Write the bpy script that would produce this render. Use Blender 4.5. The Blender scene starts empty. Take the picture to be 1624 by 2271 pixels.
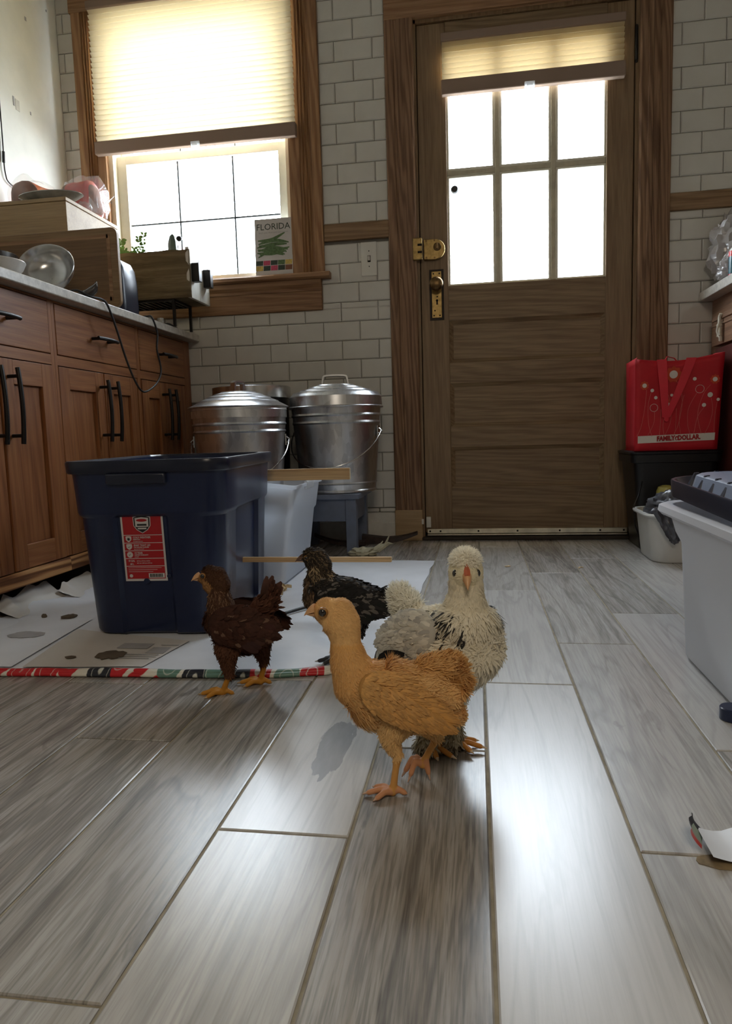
import bpy, bmesh, math, random
import numpy as np
from mathutils import Vector, Matrix, noise
R = math.radians
random.seed(7); rng = np.random.default_rng(11)
SC = bpy.context.scene
COL = SC.collection

# ------------------------------------------------------------------ camera
CAMH = 0.45
yaw, pitch, roll = -0.15754, -0.11055, -0.0295
fwd = Vector((math.sin(yaw)*math.cos(pitch), math.cos(yaw)*math.cos(pitch), math.sin(pitch)))
rt = Vector((math.cos(yaw), -math.sin(yaw), 0)); up = rt.cross(fwd)
r2 = rt*math.cos(roll)+up*math.sin(roll); u2 = -rt*math.sin(roll)+up*math.cos(roll)
cd = bpy.data.cameras.new('camera'); cam = bpy.data.objects.new('camera', cd); COL.objects.link(cam)
cam.matrix_world = Matrix(((r2.x, u2.x, -fwd.x, 0), (r2.y, u2.y, -fwd.y, 0), (r2.z, u2.z, -fwd.z, CAMH), (0, 0, 0, 1)))
cd.sensor_fit = 'VERTICAL'; cd.sensor_height = 24; cd.sensor_width = 24*1624/2271; cd.lens = 24*1543.7/2271
cd.clip_start = 0.01
SC.camera = cam

# ------------------------------------------------------------------ light
W = bpy.data.worlds.new('overcast'); SC.world = W; W.use_nodes = True
bg = W.node_tree.nodes['Background']; bg.inputs[0].default_value = (0.80, 0.90, 1.0, 1); bg.inputs[1].default_value = 24.0
def area(name, loc, rot, sx, sy, power, col, portal=False):
    l = bpy.data.lights.new(name, 'AREA'); l.shape = 'RECTANGLE'; l.size = sx; l.size_y = sy; l.energy = power; l.color = col
    o = bpy.data.objects.new(name, l); COL.objects.link(o); o.location = loc; o.rotation_euler = rot
    if portal: l.cycles.is_portal = True
    return o
area('window_portal', (-1.11, 3.05, 1.68), (R(-90), 0, 0), 0.86, 1.16, 1, (1, 1, 1), True)
area('door_portal', (0.207, 3.03, 1.48), (R(-90), 0, 0), 0.64, 0.92, 1, (1, 1, 1), True)
area('warm_fill_light', (0.15, -0.75, 1.66), (R(28), 0, 0), 0.55, 0.55, 13.5, (1.0, 0.86, 0.68))  # warm fill from behind the camera, added to brighten the foreground
VS = SC.view_settings; VS.view_transform = 'Standard'; VS.look = 'None'; VS.exposure = 0.0; VS.gamma = 1; VS.use_curve_mapping = False
SC.cycles.use_denoising = True; SC.cycles.max_bounces = 10; SC.cycles.diffuse_bounces = 5; SC.cycles.glossy_bounces = 4
SC.cycles.transmission_bounces = 8; SC.cycles.transparent_max_bounces = 12; SC.cycles.sample_clamp_indirect = 6
SC.cycles.caustics_reflective = False; SC.cycles.caustics_refractive = False

# ------------------------------------------------------------------ materials
MATS = {}
class NT:
    def __init__(s, name):
        s.m = bpy.data.materials.new(name); s.m.use_nodes = True; s.t = s.m.node_tree; s.t.nodes.clear()
        s.out = s.n('ShaderNodeOutputMaterial'); MATS[name] = s.m
    def n(s, typ, **kw):
        nd = s.t.nodes.new(typ)
        for k, v in kw.items(): setattr(nd, k, v)
        return nd
    def l(s, a, b): s.t.links.new(a, b)
    def bsdf(s, rough=0.5, metal=0.0, spec=0.5, color=None, **kw):
        b = s.n('ShaderNodeBsdfPrincipled'); b.inputs['Roughness'].default_value = rough; b.inputs['Metallic'].default_value = metal
        b.inputs['Specular IOR Level'].default_value = spec
        if color: b.inputs['Base Color'].default_value = (*color, 1)
        for k, v in kw.items(): b.inputs[k].default_value = v
        s.l(b.outputs[0], s.out.inputs[0]); return b
    def coord(s, scale, rnd=0.0):
        tc = s.n('ShaderNodeTexCoord'); mp = s.n('ShaderNodeMapping'); mp.inputs['Scale'].default_value = scale
        src = tc.outputs['Object']
        if rnd:
            oi = s.n('ShaderNodeObjectInfo'); mu = s.n('ShaderNodeVectorMath', operation='SCALE')
            mu.inputs[0].default_value = (rnd, rnd*.7, rnd*1.3); s.l(oi.outputs['Random'], mu.inputs['Scale'])
            ad = s.n('ShaderNodeVectorMath', operation='ADD'); s.l(src, ad.inputs[0]); s.l(mu.outputs[0], ad.inputs[1]); src = ad.outputs[0]
        s.l(src, mp.inputs[0]); return mp.outputs[0]
    def noise(s, v, scale, detail=5, dist=0.0, rough=0.55):
        nd = s.n('ShaderNodeTexNoise'); s.l(v, nd.inputs['Vector']); nd.inputs['Scale'].default_value = scale
        nd.inputs['Detail'].default_value = detail; nd.inputs['Distortion'].default_value = dist; nd.inputs['Roughness'].default_value = rough
        return nd.outputs['Fac']
    def ramp(s, f, stops, interp='LINEAR'):
        r = s.n('ShaderNodeValToRGB'); r.color_ramp.interpolation = interp; e = r.color_ramp.elements
        while len(e) < len(stops): e.new(0.5)
        for q, (p, c) in zip(e, stops):
            q.position = p; q.color = (*c, 1) if len(c) == 3 else c
        s.l(f, r.inputs[0]); return r.outputs[0]
    def mix(s, f, a, b, mode='MIX'):
        m = s.n('ShaderNodeMix', data_type='RGBA', blend_type=mode)
        for sock, v in ((m.inputs[0], f), (m.inputs[6], a), (m.inputs[7], b)):
            if isinstance(v, (int, float)): sock.default_value = v
            elif isinstance(v, tuple): sock.default_value = (*v, 1)
            else: s.l(v, sock)
        return m.outputs[2]
    def bump(s, h, b, strength=0.3, dist=0.002):
        bp = s.n('ShaderNodeBump'); bp.inputs['Strength'].default_value = strength; bp.inputs['Distance'].default_value = dist
        s.l(h, bp.inputs['Height']); s.l(bp.outputs[0], b.inputs['Normal'])
g3 = lambda v: (v, v, v)

def plain(name, col, rough=0.5, metal=0.0, spec=0.5, var=0.12, vscale=25, bump=0.0, **kw):
    t = NT(name); b = t.bsdf(rough, metal, spec, **kw)
    f = t.noise(t.coord((1, 1, 1), 3.0), vscale, 4)
    t.l(t.ramp(f, [(0.3, tuple(c*(1-var) for c in col)), (0.7, tuple(min(1, c*(1+var)) for c in col))]), b.inputs['Base Color'])
    if bump: t.bump(t.noise(t.coord((1, 1, 1)), vscale*4, 3), b, bump, 0.001)
    return t.m
def wood(name, light, mid, dark, axis, rough=0.55, S=1.0, spec=0.35, wave=0.5, rnd=2.0):
    t = NT(name); b = t.bsdf(rough, 0, spec)
    sc = [14*S, 14*S, 14*S]; sc['xyz'.index(axis)] = 0.9*S
    v = t.coord(tuple(sc), rnd)
    f = t.noise(v, 1.0, 8, 0.9)
    wv = t.n('ShaderNodeTexWave', wave_type='BANDS', bands_direction='DIAGONAL'); t.l(v, wv.inputs['Vector'])
    wv.inputs['Scale'].default_value = 0.9; wv.inputs['Distortion'].default_value = 14.0; wv.inputs['Detail'].default_value = 3.0; wv.inputs['Detail Scale'].default_value = 0.7
    c1 = t.ramp(f, [(0.28, dark), (0.5, mid), (0.72, light)])
    c2 = t.ramp(wv.outputs['Fac'], [(0.1, dark), (0.45, mid), (0.9, light)])
    c = t.mix(wave, c1, c2)
    sf = [170*S]*3; sf['xyz'.index(axis)] = 4*S
    fn = t.noise(t.coord(tuple(sf), rnd), 1.0, 2)
    c = t.mix(0.35, c, t.ramp(fn, [(0.35, g3(0.35)), (0.6, g3(1))]), 'MULTIPLY')
    t.l(c, b.inputs['Base Color']); t.bump(fn, b, 0.25, 0.0008)
    return t.m

plain('plaster', (0.80, 0.79, 0.72), 0.8, vscale=6, var=0.08, bump=0.15)
plain('ceiling_paint', (0.6, 0.58, 0.53), 0.9, vscale=4, var=0.04)
plain('rear_wall_paint', (0.42, 0.38, 0.32), 0.9, vscale=4, var=0.05)
plain('grout_wall', (0.19, 0.175, 0.15), 0.9)
plain('grout_floor', (0.30, 0.26, 0.185), 0.9, vscale=40, var=0.25)
plain('ceramic_white', (0.62, 0.60, 0.55), 0.22, spec=0.5, vscale=9, var=0.05)
plain('painted_white', (0.62, 0.60, 0.54), 0.5, var=0.08)
plain('sash_cream', (0.78, 0.74, 0.62), 0.5, var=0.05)
plain('plastic_ivory', (0.66, 0.64, 0.58), 0.4, var=0.03)
wood('wood_casing_v', (0.44, 0.25, 0.12), (0.33, 0.175, 0.080), (0.19, 0.085, 0.036), 'z', 0.6, 2.0, wave=0.45)
wood('wood_casing_h', (0.40, 0.23, 0.12), (0.31, 0.17, 0.083), (0.185, 0.09, 0.042), 'x', 0.6, 2.0, wave=0.35)
wood('wood_casing_dark', (0.30, 0.175, 0.095), (0.225, 0.123, 0.066), (0.115, 0.055, 0.027), 'z', 0.6, 2.4, wave=0.6)
wood('wood_door_v', (0.29, 0.195, 0.105), (0.24, 0.155, 0.082), (0.165, 0.098, 0.050), 'z', 0.5, 2.4, wave=0.2)
wood('wood_door_h', (0.295, 0.205, 0.11), (0.235, 0.155, 0.082), (0.15, 0.092, 0.046), 'x', 0.5, 2.2, wave=0.4)
wood('wood_rail', (0.34, 0.215, 0.115), (0.27, 0.165, 0.082), (0.17, 0.095, 0.045), 'x', 0.6, 2.0)
wood('wood_cab_v', (0.36, 0.152, 0.056), (0.285, 0.108, 0.038), (0.175, 0.058, 0.020), 'z', 0.42, 1.7, wave=0.3)
wood('wood_cab_h', (0.38, 0.168, 0.064), (0.30, 0.118, 0.043), (0.185, 0.063, 0.022), 'y', 0.42, 1.7, wave=0.25)
wood('wood_pale', (0.47, 0.335, 0.185), (0.42, 0.29, 0.155), (0.35, 0.23, 0.115), 'x', 0.55, 2.0, wave=0.12)
wood('wood_board', (0.22, 0.125, 0.058), (0.19, 0.105, 0.047), (0.15, 0.078, 0.034), 'x', 0.5, 2.0, wave=0.12)
wood('wood_weathered', (0.27, 0.205, 0.115), (0.19, 0.14, 0.075), (0.09, 0.07, 0.036), 'x', 0.85, 1.6, wave=0.08)
wood('wood_pine', (0.66, 0.46, 0.25), (0.54, 0.35, 0.17), (0.36, 0.20, 0.09), 'x', 0.55, 1.5, wave=0.25)
plain('quartz', (0.52, 0.49, 0.44), 0.3, vscale=60, var=0.22)
plain('black_iron', (0.018, 0.016, 0.015), 0.42, 0.6, var=0.2)
plain('black_rubber', (0.012, 0.012, 0.012), 0.45)
plain('dark_gap', (0.008, 0.006, 0.005), 0.9)
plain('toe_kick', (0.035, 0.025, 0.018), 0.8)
plain('brass', (0.30, 0.205, 0.08), 0.40, 1.0, vscale=60, var=0.3)
plain('brass_dark', (0.16, 0.10, 0.045), 0.4, 1.0, vscale=60, var=0.4)
plain('aluminium', (0.70, 0.64, 0.50), 0.35, 0.9, var=0.2)
plain('steel', (0.62, 0.62, 0.62), 0.22, 1.0, vscale=30, var=0.1)
plain('slate_paint', (0.13, 0.155, 0.215), 0.45, vscale=12, var=0.2)
plain('navy_plastic', (0.010, 0.017, 0.052), 0.30, spec=0.45, vscale=8, var=0.1)
plain('navy_rim', (0.009, 0.012, 0.028), 0.28, spec=0.5, var=0.1)
plain('lid_sky_grey', (0.24, 0.28, 0.38), 0.28, spec=0.6, var=0.06)  # raised lid panel: sky reflection mixed into the navy plastic's base colour
plain('label_red', (0.36, 0.008, 0.013), 0.35, var=0.05)
plain('label_white', (0.56, 0.53, 0.51), 0.4, var=0.04)
plain('label_black', (0.012, 0.012, 0.013), 0.4)
plain('bag_red', (0.47, 0.005, 0.014), 0.65, var=0.1, vscale=14, bump=0.2)
plain('bag_red_bright', (0.62, 0.014, 0.032), 0.55, var=0.06)
plain('bag_orange', (0.55, 0.06, 0.02), 0.7)
plain('print_white', (0.72, 0.68, 0.62), 0.6, var=0.03)
plain('bin_black', (0.0035, 0.0035, 0.0045), 0.4)
plain('tub_white', (0.66, 0.66, 0.64), 0.35, var=0.06, vscale=7)
plain('grey_film', (0.085, 0.09, 0.11), 0.22, spec=0.7, var=0.35, vscale=30)
plain('amber_plastic', (0.45, 0.40, 0.10), 0.25, spec=0.6)
plain('paper_white', (0.72, 0.74, 0.78), 0.42, spec=0.4, vscale=10, var=0.05, bump=0.12)
plain('paper_news', (0.60, 0.57, 0.53), 0.6, vscale=10, var=0.05)
plain('paper_ink', (0.36, 0.35, 0.35), 0.7)
plain('paper_tan', (0.58, 0.45, 0.26), 0.7, vscale=30, var=0.25)
plain('paper_dirty', (0.40, 0.37, 0.26), 0.7, vscale=30, var=0.2)
plain('torn_hole', (0.10, 0.075, 0.05), 0.8, var=0.3)
plain('sandal_brown', (0.035, 0.019, 0.014), 0.45, vscale=50, var=0.5)
plain('leaf_green', (0.10, 0.19, 0.04), 0.5, var=0.25)
plain('cactus_green', (0.075, 0.11, 0.085), 0.5, var=0.2)
plain('bowl_dark', (0.055, 0.045, 0.038), 0.25, spec=0.6)
plain('bowl_white', (0.55, 0.53, 0.50), 0.3)
plain('glassy_grey', (0.30, 0.29, 0.26), 0.12, spec=0.8, var=0.3)
plain('bread_red', (0.58, 0.035, 0.02), 0.35, var=0.2)
plain('bread_orange', (0.75, 0.12, 0.02), 0.3, var=0.15)
plain('bread_crust', (0.22, 0.085, 0.045), 0.7, var=0.3, vscale=40)
plain('bottle_teal', (0.01, 0.09, 0.12), 0.3)
plain('bottle_red', (0.60, 0.02, 0.02), 0.3)
plain('print_bean', (0.085, 0.15, 0.055), 0.6, var=0.4, vscale=120)
plain('print_dark', (0.03, 0.045, 0.03), 0.6, var=0.4, vscale=200)
plain('print_pink', (0.50, 0.06, 0.12), 0.6, var=0.3, vscale=200)
plain('print_yellow', (0.55, 0.40, 0.10), 0.6, var=0.3, vscale=200)
plain('eye', (0.006, 0.004, 0.003), 0.05, spec=1.0)
plain('eye_ring', (0.30, 0.14, 0.035), 0.35)
plain('beak_horn', (0.62, 0.34, 0.16), 0.35, var=0.12, vscale=80)
plain('beak_dark', (0.12, 0.06, 0.035), 0.35, var=0.2, vscale=80)
plain('beak_red', (0.50, 0.12, 0.05), 0.4, var=0.2, vscale=80)
plain('rope_white', (0.62, 0.58, 0.48), 0.8, var=0.2)
plain('shavings', (0.62, 0.47, 0.27), 0.8, var=0.3, vscale=60)
plain('print_stem', (0.60, 0.16, 0.13), 0.7)
plain('print_navy', (0.012, 0.014, 0.028), 0.5)
plain('print_sage', (0.33, 0.42, 0.35), 0.5)
plain('paper_tan_dark', (0.20, 0.145, 0.075), 0.8, var=0.4, vscale=60)
wood('wood_pine_rail', (0.56, 0.30, 0.12), (0.38, 0.17, 0.06), (0.13, 0.045, 0.016), 'y', 0.5, 1.5, wave=0.9)
wood('wood_pale_board', (0.30, 0.19, 0.092), (0.26, 0.16, 0.075), (0.21, 0.12, 0.055), 'x', 0.5, 2.0, wave=0.12)
plain('muntin_paint', (0.50, 0.45, 0.33), 0.5, var=0.15)
plain('deck_white', (0.62, 0.62, 0.60), 0.7)
plain('deck_rail', (0.026, 0.030, 0.032), 0.7)
wood('wood_cabinet_right', (0.36, 0.21, 0.13), (0.27, 0.15, 0.09), (0.14, 0.07, 0.04), 'y', 0.5, 1.2, wave=0.3)
plain('cabinet_red', (0.10, 0.022, 0.018), 0.5)

def translucent(name, col, tr=0.6, gloss=0.0, transp=0.0, rough=0.3):
    t = NT(name)
    d = t.n('ShaderNodeBsdfDiffuse'); d.inputs[0].default_value = (*col, 1)
    tl = t.n('ShaderNodeBsdfTranslucent'); tl.inputs[0].default_value = (*col, 1)
    m = t.n('ShaderNodeMixShader'); m.inputs[0].default_value = tr; t.l(d.outputs[0], m.inputs[1]); t.l(tl.outputs[0], m.inputs[2])
    o = m.outputs[0]
    if transp:
        tp = t.n('ShaderNodeBsdfTransparent'); m2 = t.n('ShaderNodeMixShader'); m2.inputs[0].default_value = transp
        t.l(o, m2.inputs[1]); t.l(tp.outputs[0], m2.inputs[2]); o = m2.outputs[0]
    if gloss:
        gl = t.n('ShaderNodeBsdfGlossy'); gl.inputs['Roughness'].default_value = rough; m3 = t.n('ShaderNodeMixShader'); m3.inputs[0].default_value = gloss
        t.l(o, m3.inputs[1]); t.l(gl.outputs[0], m3.inputs[2]); o = m3.outputs[0]
    t.l(o, t.out.inputs[0]); return t.m
translucent('shade_fabric', (0.80, 0.71, 0.51), 0.19)
translucent('shade_rail', (0.30, 0.22, 0.17), 0.05)
translucent('shade_fabric_dimmed', (0.62, 0.50, 0.30), 0.14)  # door shade: porch shade put into a darker, less translucent fabric colour
translucent('glass', (1, 1, 1), 0, 0.05, 1.0, 0.0)
translucent('frosted_plastic', (0.90, 0.94, 1.0), 0.66, 0.12, 0.18, 0.2)
translucent('tote_frosted', (0.92, 0.92, 0.96), 0.35, 0.22, 0.0, 0.12)
translucent('bag_film', (0.66, 0.63, 0.62), 0.45, 0.10, 0.15, 0.25)
translucent('clear_film', (0.80, 0.76, 0.72), 0.4, 0.08, 0.90, 0.12)
translucent('clear_clip', (0.9, 0.9, 0.9), 0.6, 0.15, 0.3, 0.1)

# floor planks: printed wood look; object colour = (tone, streak, knots)
t = NT('plank'); b = t.bsdf(0.30, 0, 0.75)
oi = t.n('ShaderNodeObjectInfo'); sp = t.n('ShaderNodeSeparateColor'); t.l(oi.outputs['Color'], sp.inputs[0])
v = t.coord((20, 1.4, 1), 40.0); vf = t.coord((75, 4.5, 1), 40.0)
f1 = t.noise(v, 1.0, 4, 0.6, 0.5); f2 = t.noise(vf, 1.0, 5, 0.5, 0.6)
fm = t.n('ShaderNodeMath', operation='MULTIPLY_ADD'); t.l(f2, fm.inputs[0]); fm.inputs[1].default_value = 0.55; fa = t.n('ShaderNodeMath', operation='MULTIPLY'); t.l(f1, fa.inputs[0]); fa.inputs[1].default_value = 0.55; t.l(fa.outputs[0], fm.inputs[2]); f = fm.outputs[0]
veins = t.ramp(t.noise(t.coord((14, 1.4, 1), 40.0), 1.0, 4, 1.2, 0.5), [(0.455, g3(1)), (0.495, g3(0.5)), (0.507, g3(0.55)), (0.56, g3(1))])
fine = t.ramp(t.noise(t.coord((330, 14, 1), 40.0), 1.0, 3), [(0.38, g3(0.5)), (0.56, g3(1))])
light = t.mix(sp.outputs[0], (0.37, 0.345, 0.31), (0.55, 0.54, 0.525))
streak = t.ramp(f, [(0.38, g3(0)), (0.58, g3(0.5)), (0.80, g3(1))])
mm = t.n('ShaderNodeMath', operation='MULTIPLY'); t.l(streak, mm.inputs[0]); t.l(sp.outputs[1], mm.inputs[1])
c = t.mix(mm.outputs[0], light, (0.215, 0.175, 0.13))
mv = t.n('ShaderNodeMath', operation='MULTIPLY'); t.l(sp.outputs[1], mv.inputs[0]); mv.inputs[1].default_value = 0.8
ma = t.n('ShaderNodeMath', operation='ADD'); t.l(mv.outputs[0], ma.inputs[0]); ma.inputs[1].default_value = 0.16
c = t.mix(ma.outputs[0], c, t.mix(1.0, c, veins, 'MULTIPLY'))
c = t.mix(mv.outputs[0], c, t.mix(1.0, c, fine, 'MULTIPLY'))
lines = t.ramp(t.noise(t.coord((95, 2.2, 1), 40.0), 1.0, 3, 0.4), [(0.50, g3(0)), (0.62, g3(1))]); wide = t.ramp(t.noise(t.coord((9, 0.9, 1), 40.0), 1.0, 3, 0.8), [(0.42, g3(0)), (0.60, g3(1))])
ml = t.n('ShaderNodeMath', operation='MULTIPLY'); t.l(lines, ml.inputs[0]); t.l(wide, ml.inputs[1]); ml2 = t.n('ShaderNodeMath', operation='MULTIPLY'); t.l(ml.outputs[0], ml2.inputs[0]); mx_ = t.n('ShaderNodeMath', operation='MULTIPLY_ADD'); t.l(sp.outputs[1], mx_.inputs[0]); mx_.inputs[1].default_value = 0.55; mx_.inputs[2].default_value = 0.10; t.l(mx_.outputs[0], ml2.inputs[1])
c = t.mix(ml2.outputs[0], c, (0.13, 0.115, 0.10))
spots = t.ramp(t.noise(t.coord((26, 6, 1), 40.0), 1.0, 5, 0.8), [(0.66, g3(0)), (0.71, g3(1))])
ms = t.n('ShaderNodeMath', operation='MULTIPLY'); t.l(spots, ms.inputs[0]); t.l(mv.outputs[0], ms.inputs[1])
c = t.mix(ms.outputs[0], c, (0.13, 0.115, 0.105))
# grey printed knot: ellipse at the plank's own centre, only where blue channel asks for it
tc = t.n('ShaderNodeTexCoord'); mp = t.n('ShaderNodeMapping'); t.l(tc.outputs['Object'], mp.inputs[0])
mp.inputs['Location'].default_value = (-0.60, 1.55, 0); mp.inputs['Scale'].default_value = (38.0, 10.5, 0)
mp.inputs['Rotation'].default_value = (0, 0, 0)
nz = t.n('ShaderNodeTexNoise'); t.l(mp.outputs[0], nz.inputs['Vector']); nz.inputs['Scale'].default_value = 1.6; nz.inputs['Detail'].default_value = 6
vm = t.n('ShaderNodeVectorMath', operation='MULTIPLY_ADD'); t.l(nz.outputs['Color'], vm.inputs[0]); vm.inputs[1].default_value = (1.1, 1.1, 0); t.l(mp.outputs[0], vm.inputs[2])
ln = t.n('ShaderNodeVectorMath', operation='LENGTH'); sb = t.n('ShaderNodeVectorMath', operation='SUBTRACT'); t.l(vm.outputs[0], sb.inputs[0]); sb.inputs[1].default_value = (0.55, 0.55, 0)
t.l(sb.outputs[0], ln.inputs[0])
kn = t.ramp(ln.outputs['Value'], [(0.93, g3(1)), (0.97, g3(0))])
kk = t.n('ShaderNodeMath', operation='MULTIPLY'); t.l(kn, kk.inputs[0]); t.l(sp.outputs[2], kk.inputs[1])
c = t.mix(kk.outputs[0], c, t.mix(t.noise(t.coord((60, 14, 1)), 1.0, 4), (0.20, 0.20, 0.205), (0.36, 0.36, 0.36)))
t.l(c, b.inputs['Base Color'])
b.inputs['Roughness'].default_value = 0.27
t.bump(t.noise(t.coord((1, 1, 1), 5), 260, 2), b, 0.06, 0.0006)

# galvanised metal with spangle and vertical brushing
t = NT('galvanised'); b = t.bsdf(0.28, 1.0)
vo = t.n('ShaderNodeTexVoronoi'); t.l(t.coord((60, 60, 25)), vo.inputs['Vector']); vo.inputs['Scale'].default_value = 1.0
t.l(t.ramp(vo.outputs['Color'], [(0.2, (0.54, 0.55, 0.57)), (0.8, (0.68, 0.69, 0.71))]), b.inputs['Base Color'])
rr = t.n('ShaderNodeMapRange'); t.l(t.noise(t.coord((8, 8, 3)), 2, 3), rr.inputs[0]); rr.inputs[3].default_value = 0.24; rr.inputs[4].default_value = 0.38; t.l(rr.outputs[0], b.inputs['Roughness'])

# wrapping paper print: round citrus slices and berries on cream
t = NT('wrap_print'); b = t.bsdf(0.4, 0, 0.4)
vo = t.n('ShaderNodeTexVoronoi'); v = t.coord((21, 8, 8)); t.l(v, vo.inputs['Vector']); vo.inputs['Scale'].default_value = 1.0; vo.inputs['Randomness'].default_value = 0.6
sc_ = t.n('ShaderNodeSeparateColor'); t.l(vo.outputs['Color'], sc_.inputs[0])
disc = t.ramp(vo.outputs['Distance'], [(0.54, g3(1)), (0.56, g3(0))])
dc = t.ramp(sc_.outputs[0], [(0.0, (0.50, 0.015, 0.02)), (0.36, (0.50, 0.015, 0.02)), (0.37, (0.13, 0.24, 0.19)), (0.72, (0.13, 0.24, 0.19)), (0.73, (0.02, 0.022, 0.03))], 'CONSTANT')
ringm = t.ramp(vo.outputs['Distance'], [(0.10, g3(0.9)), (0.13, g3(0)), (0.33, g3(0)), (0.35, g3(0.8)), (0.37, g3(0))])
dc = t.mix(ringm, dc, (0.62, 0.62, 0.54))
t.l(t.mix(disc, (0.70, 0.67, 0.58), dc), b.inputs['Base Color'])

# plumage: per-feather vertex colour
for nm, rg, tr in (('plumage', 0.75, 0.25), ('skin', 0.5, 0.0)):
    t = NT(nm); at = t.n('ShaderNodeAttribute'); at.attribute_name = 'Col'
    b = t.bsdf(rg, 0, 0.25); t.l(at.outputs['Color'], b.inputs['Base Color'])
    if tr:
        tl = t.n('ShaderNodeBsdfTranslucent'); t.l(at.outputs['Color'], tl.inputs[0]); m = t.n('ShaderNodeMixShader'); m.inputs[0].default_value = tr
        t.l(b.outputs[0], m.inputs[1]); t.l(tl.outputs[0], m.inputs[2]); t.l(m.outputs[0], t.out.inputs[0])

# ------------------------------------------------------------------ mesh helpers
def rotm(rx=0, ry=0, rz=0): return Matrix.Rotation(R(rz), 3, 'Z') @ Matrix.Rotation(R(ry), 3, 'Y') @ Matrix.Rotation(R(rx), 3, 'X')
class MB:
    def __init__(s): s.v = []; s.f = []; s.mi = []; s.M = None
    def add(s, vs, fs, mi=0):
        o = len(s.v)
        s.v += [tuple(s.M @ Vector(p)) if s.M else tuple(p) for p in vs]
        s.f += [tuple(i+o for i in f) for f in fs]; s.mi += [mi]*len(fs); return s
    def box(s, x0, x1, y0, y1, z0, z1, mi=0):
        return s.add([(x, y, z) for z in (z0, z1) for y in (y0, y1) for x in (x0, x1)],
                     [(0, 2, 3, 1), (4, 5, 7, 6), (0, 1, 5, 4), (2, 6, 7, 3), (0, 4, 6, 2), (1, 3, 7, 5)], mi)
    def obox(s, c, d, Rm=None, mi=0):
        Rm = Rm or Matrix.Identity(3); c = Vector(c)
        vs = [c + Rm @ Vector((x*d[0]/2, y*d[1]/2, z*d[2]/2)) for z in (-1, 1) for y in (-1, 1) for x in (-1, 1)]
        return s.add(vs, [(0, 2, 3, 1), (4, 5, 7, 6), (0, 1, 5, 4), (2, 6, 7, 3), (0, 4, 6, 2), (1, 3, 7, 5)], mi)
    def rings(s, rings, closed=True, cap0=True, cap1=True, mi=0):
        n = len(rings[0]); vs = [p for r in rings for p in r]; fs = []
        for i in range(len(rings)-1):
            for j in range(n if closed else n-1):
                k = (j+1) % n; fs.append((i*n+j, i*n+k, (i+1)*n+k, (i+1)*n+j))
        if cap0: fs.append(tuple(range(n-1, -1, -1)))
        if cap1: fs.append(tuple((len(rings)-1)*n+j for j in range(n)))
        return s.add(vs, fs, mi)
    def tube(s, pts, r, n=8, mi=0, flat=1.0, caps=True):
        pts = [Vector(p) for p in pts]; rs = r if isinstance(r, (list, tuple)) else [r]*len(pts)
        T = [(pts[min(i+1, len(pts)-1)]-pts[max(i-1, 0)]).normalized() for i in range(len(pts))]
        a = Vector((0, 0, 1)) if abs(T[0].z) < 0.9 else Vector((1, 0, 0)); N = (a - T[0]*a.dot(T[0])).normalized(); rr = []
        for p, tt, q in zip(pts, T, rs):
            N = (N - tt*N.dot(tt)).normalized(); B = tt.cross(N)
            rr.append([p + (N*math.cos(2*math.pi*k/n)*flat + B*math.sin(2*math.pi*k/n))*q for k in range(n)])
        return s.rings(rr, True, caps, caps, mi)
    def lathe(s, prof, c, n=32, Rm=None, mi=0, cap0=False, cap1=False):
        Rm = Rm or Matrix.Identity(3); c = Vector(c)
        return s.rings([[c + Rm @ Vector((r*math.cos(2*math.pi*k/n), r*math.sin(2*math.pi*k/n), z)) for k in range(n)] for r, z in prof], True, cap0, cap1, mi)
    def ell(s, c, rad, Rm=None, nu=16, nv=10, mi=0, fn=None):
        Rm = Rm or Matrix.Identity(3); c = Vector(c); rr = []
        for i in range(nv+1):
            th = math.pi*(0.02+0.96*i/nv); ring = []
            for k in range(nu):
                d = Vector((math.sin(th)*math.cos(2*math.pi*k/nu), math.sin(th)*math.sin(2*math.pi*k/nu), -math.cos(th)))
                q = fn(d) if fn else 1.0
                ring.append(c + Rm @ Vector((d.x*rad[0]*q, d.y*rad[1]*q, d.z*rad[2]*q)))
            rr.append(ring)
        return s.rings(rr, True, True, True, mi)
    def poly(s, pts, mi=0): return s.add(pts, [tuple(range(len(pts)))], mi)
    def prism(s, pts, off, mi=0):
        off = Vector(off); a = [Vector(p) for p in pts]; return s.rings([a, [p+off for p in a]], True, True, True, mi)
    def grid(s, fn, nu, nv, mi=0, mif=None):
        vs = [fn(i/nu, j/nv) for j in range(nv+1) for i in range(nu+1)]
        fs = [(j*(nu+1)+i, j*(nu+1)+i+1, (j+1)*(nu+1)+i+1, (j+1)*(nu+1)+i) for j in range(nv) for i in range(nu)]
        s.add(vs, fs, mi)
        if mif:
            for q in range(len(fs)): s.mi[len(s.mi)-len(fs)+q] = mif((q % nu)/nu, (q//nu)/nv)
        return s
def rootloc(o):
    l = Vector(o.location)
    while o.parent: o = o.parent; l = l+Vector(o.location)
    return l
def tag(o, label=None, cat=None, group=None, kind=None):
    for k, v in (('label', label), ('category', cat), ('group', group), ('kind', kind)):
        if v: o[k] = v
    return o
def empty(name, loc, label, cat, group=None):
    o = bpy.data.objects.new(name, None); COL.objects.link(o); o.location = loc; o.empty_display_size = 0.05
    return tag(o, label, cat, group)
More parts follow.
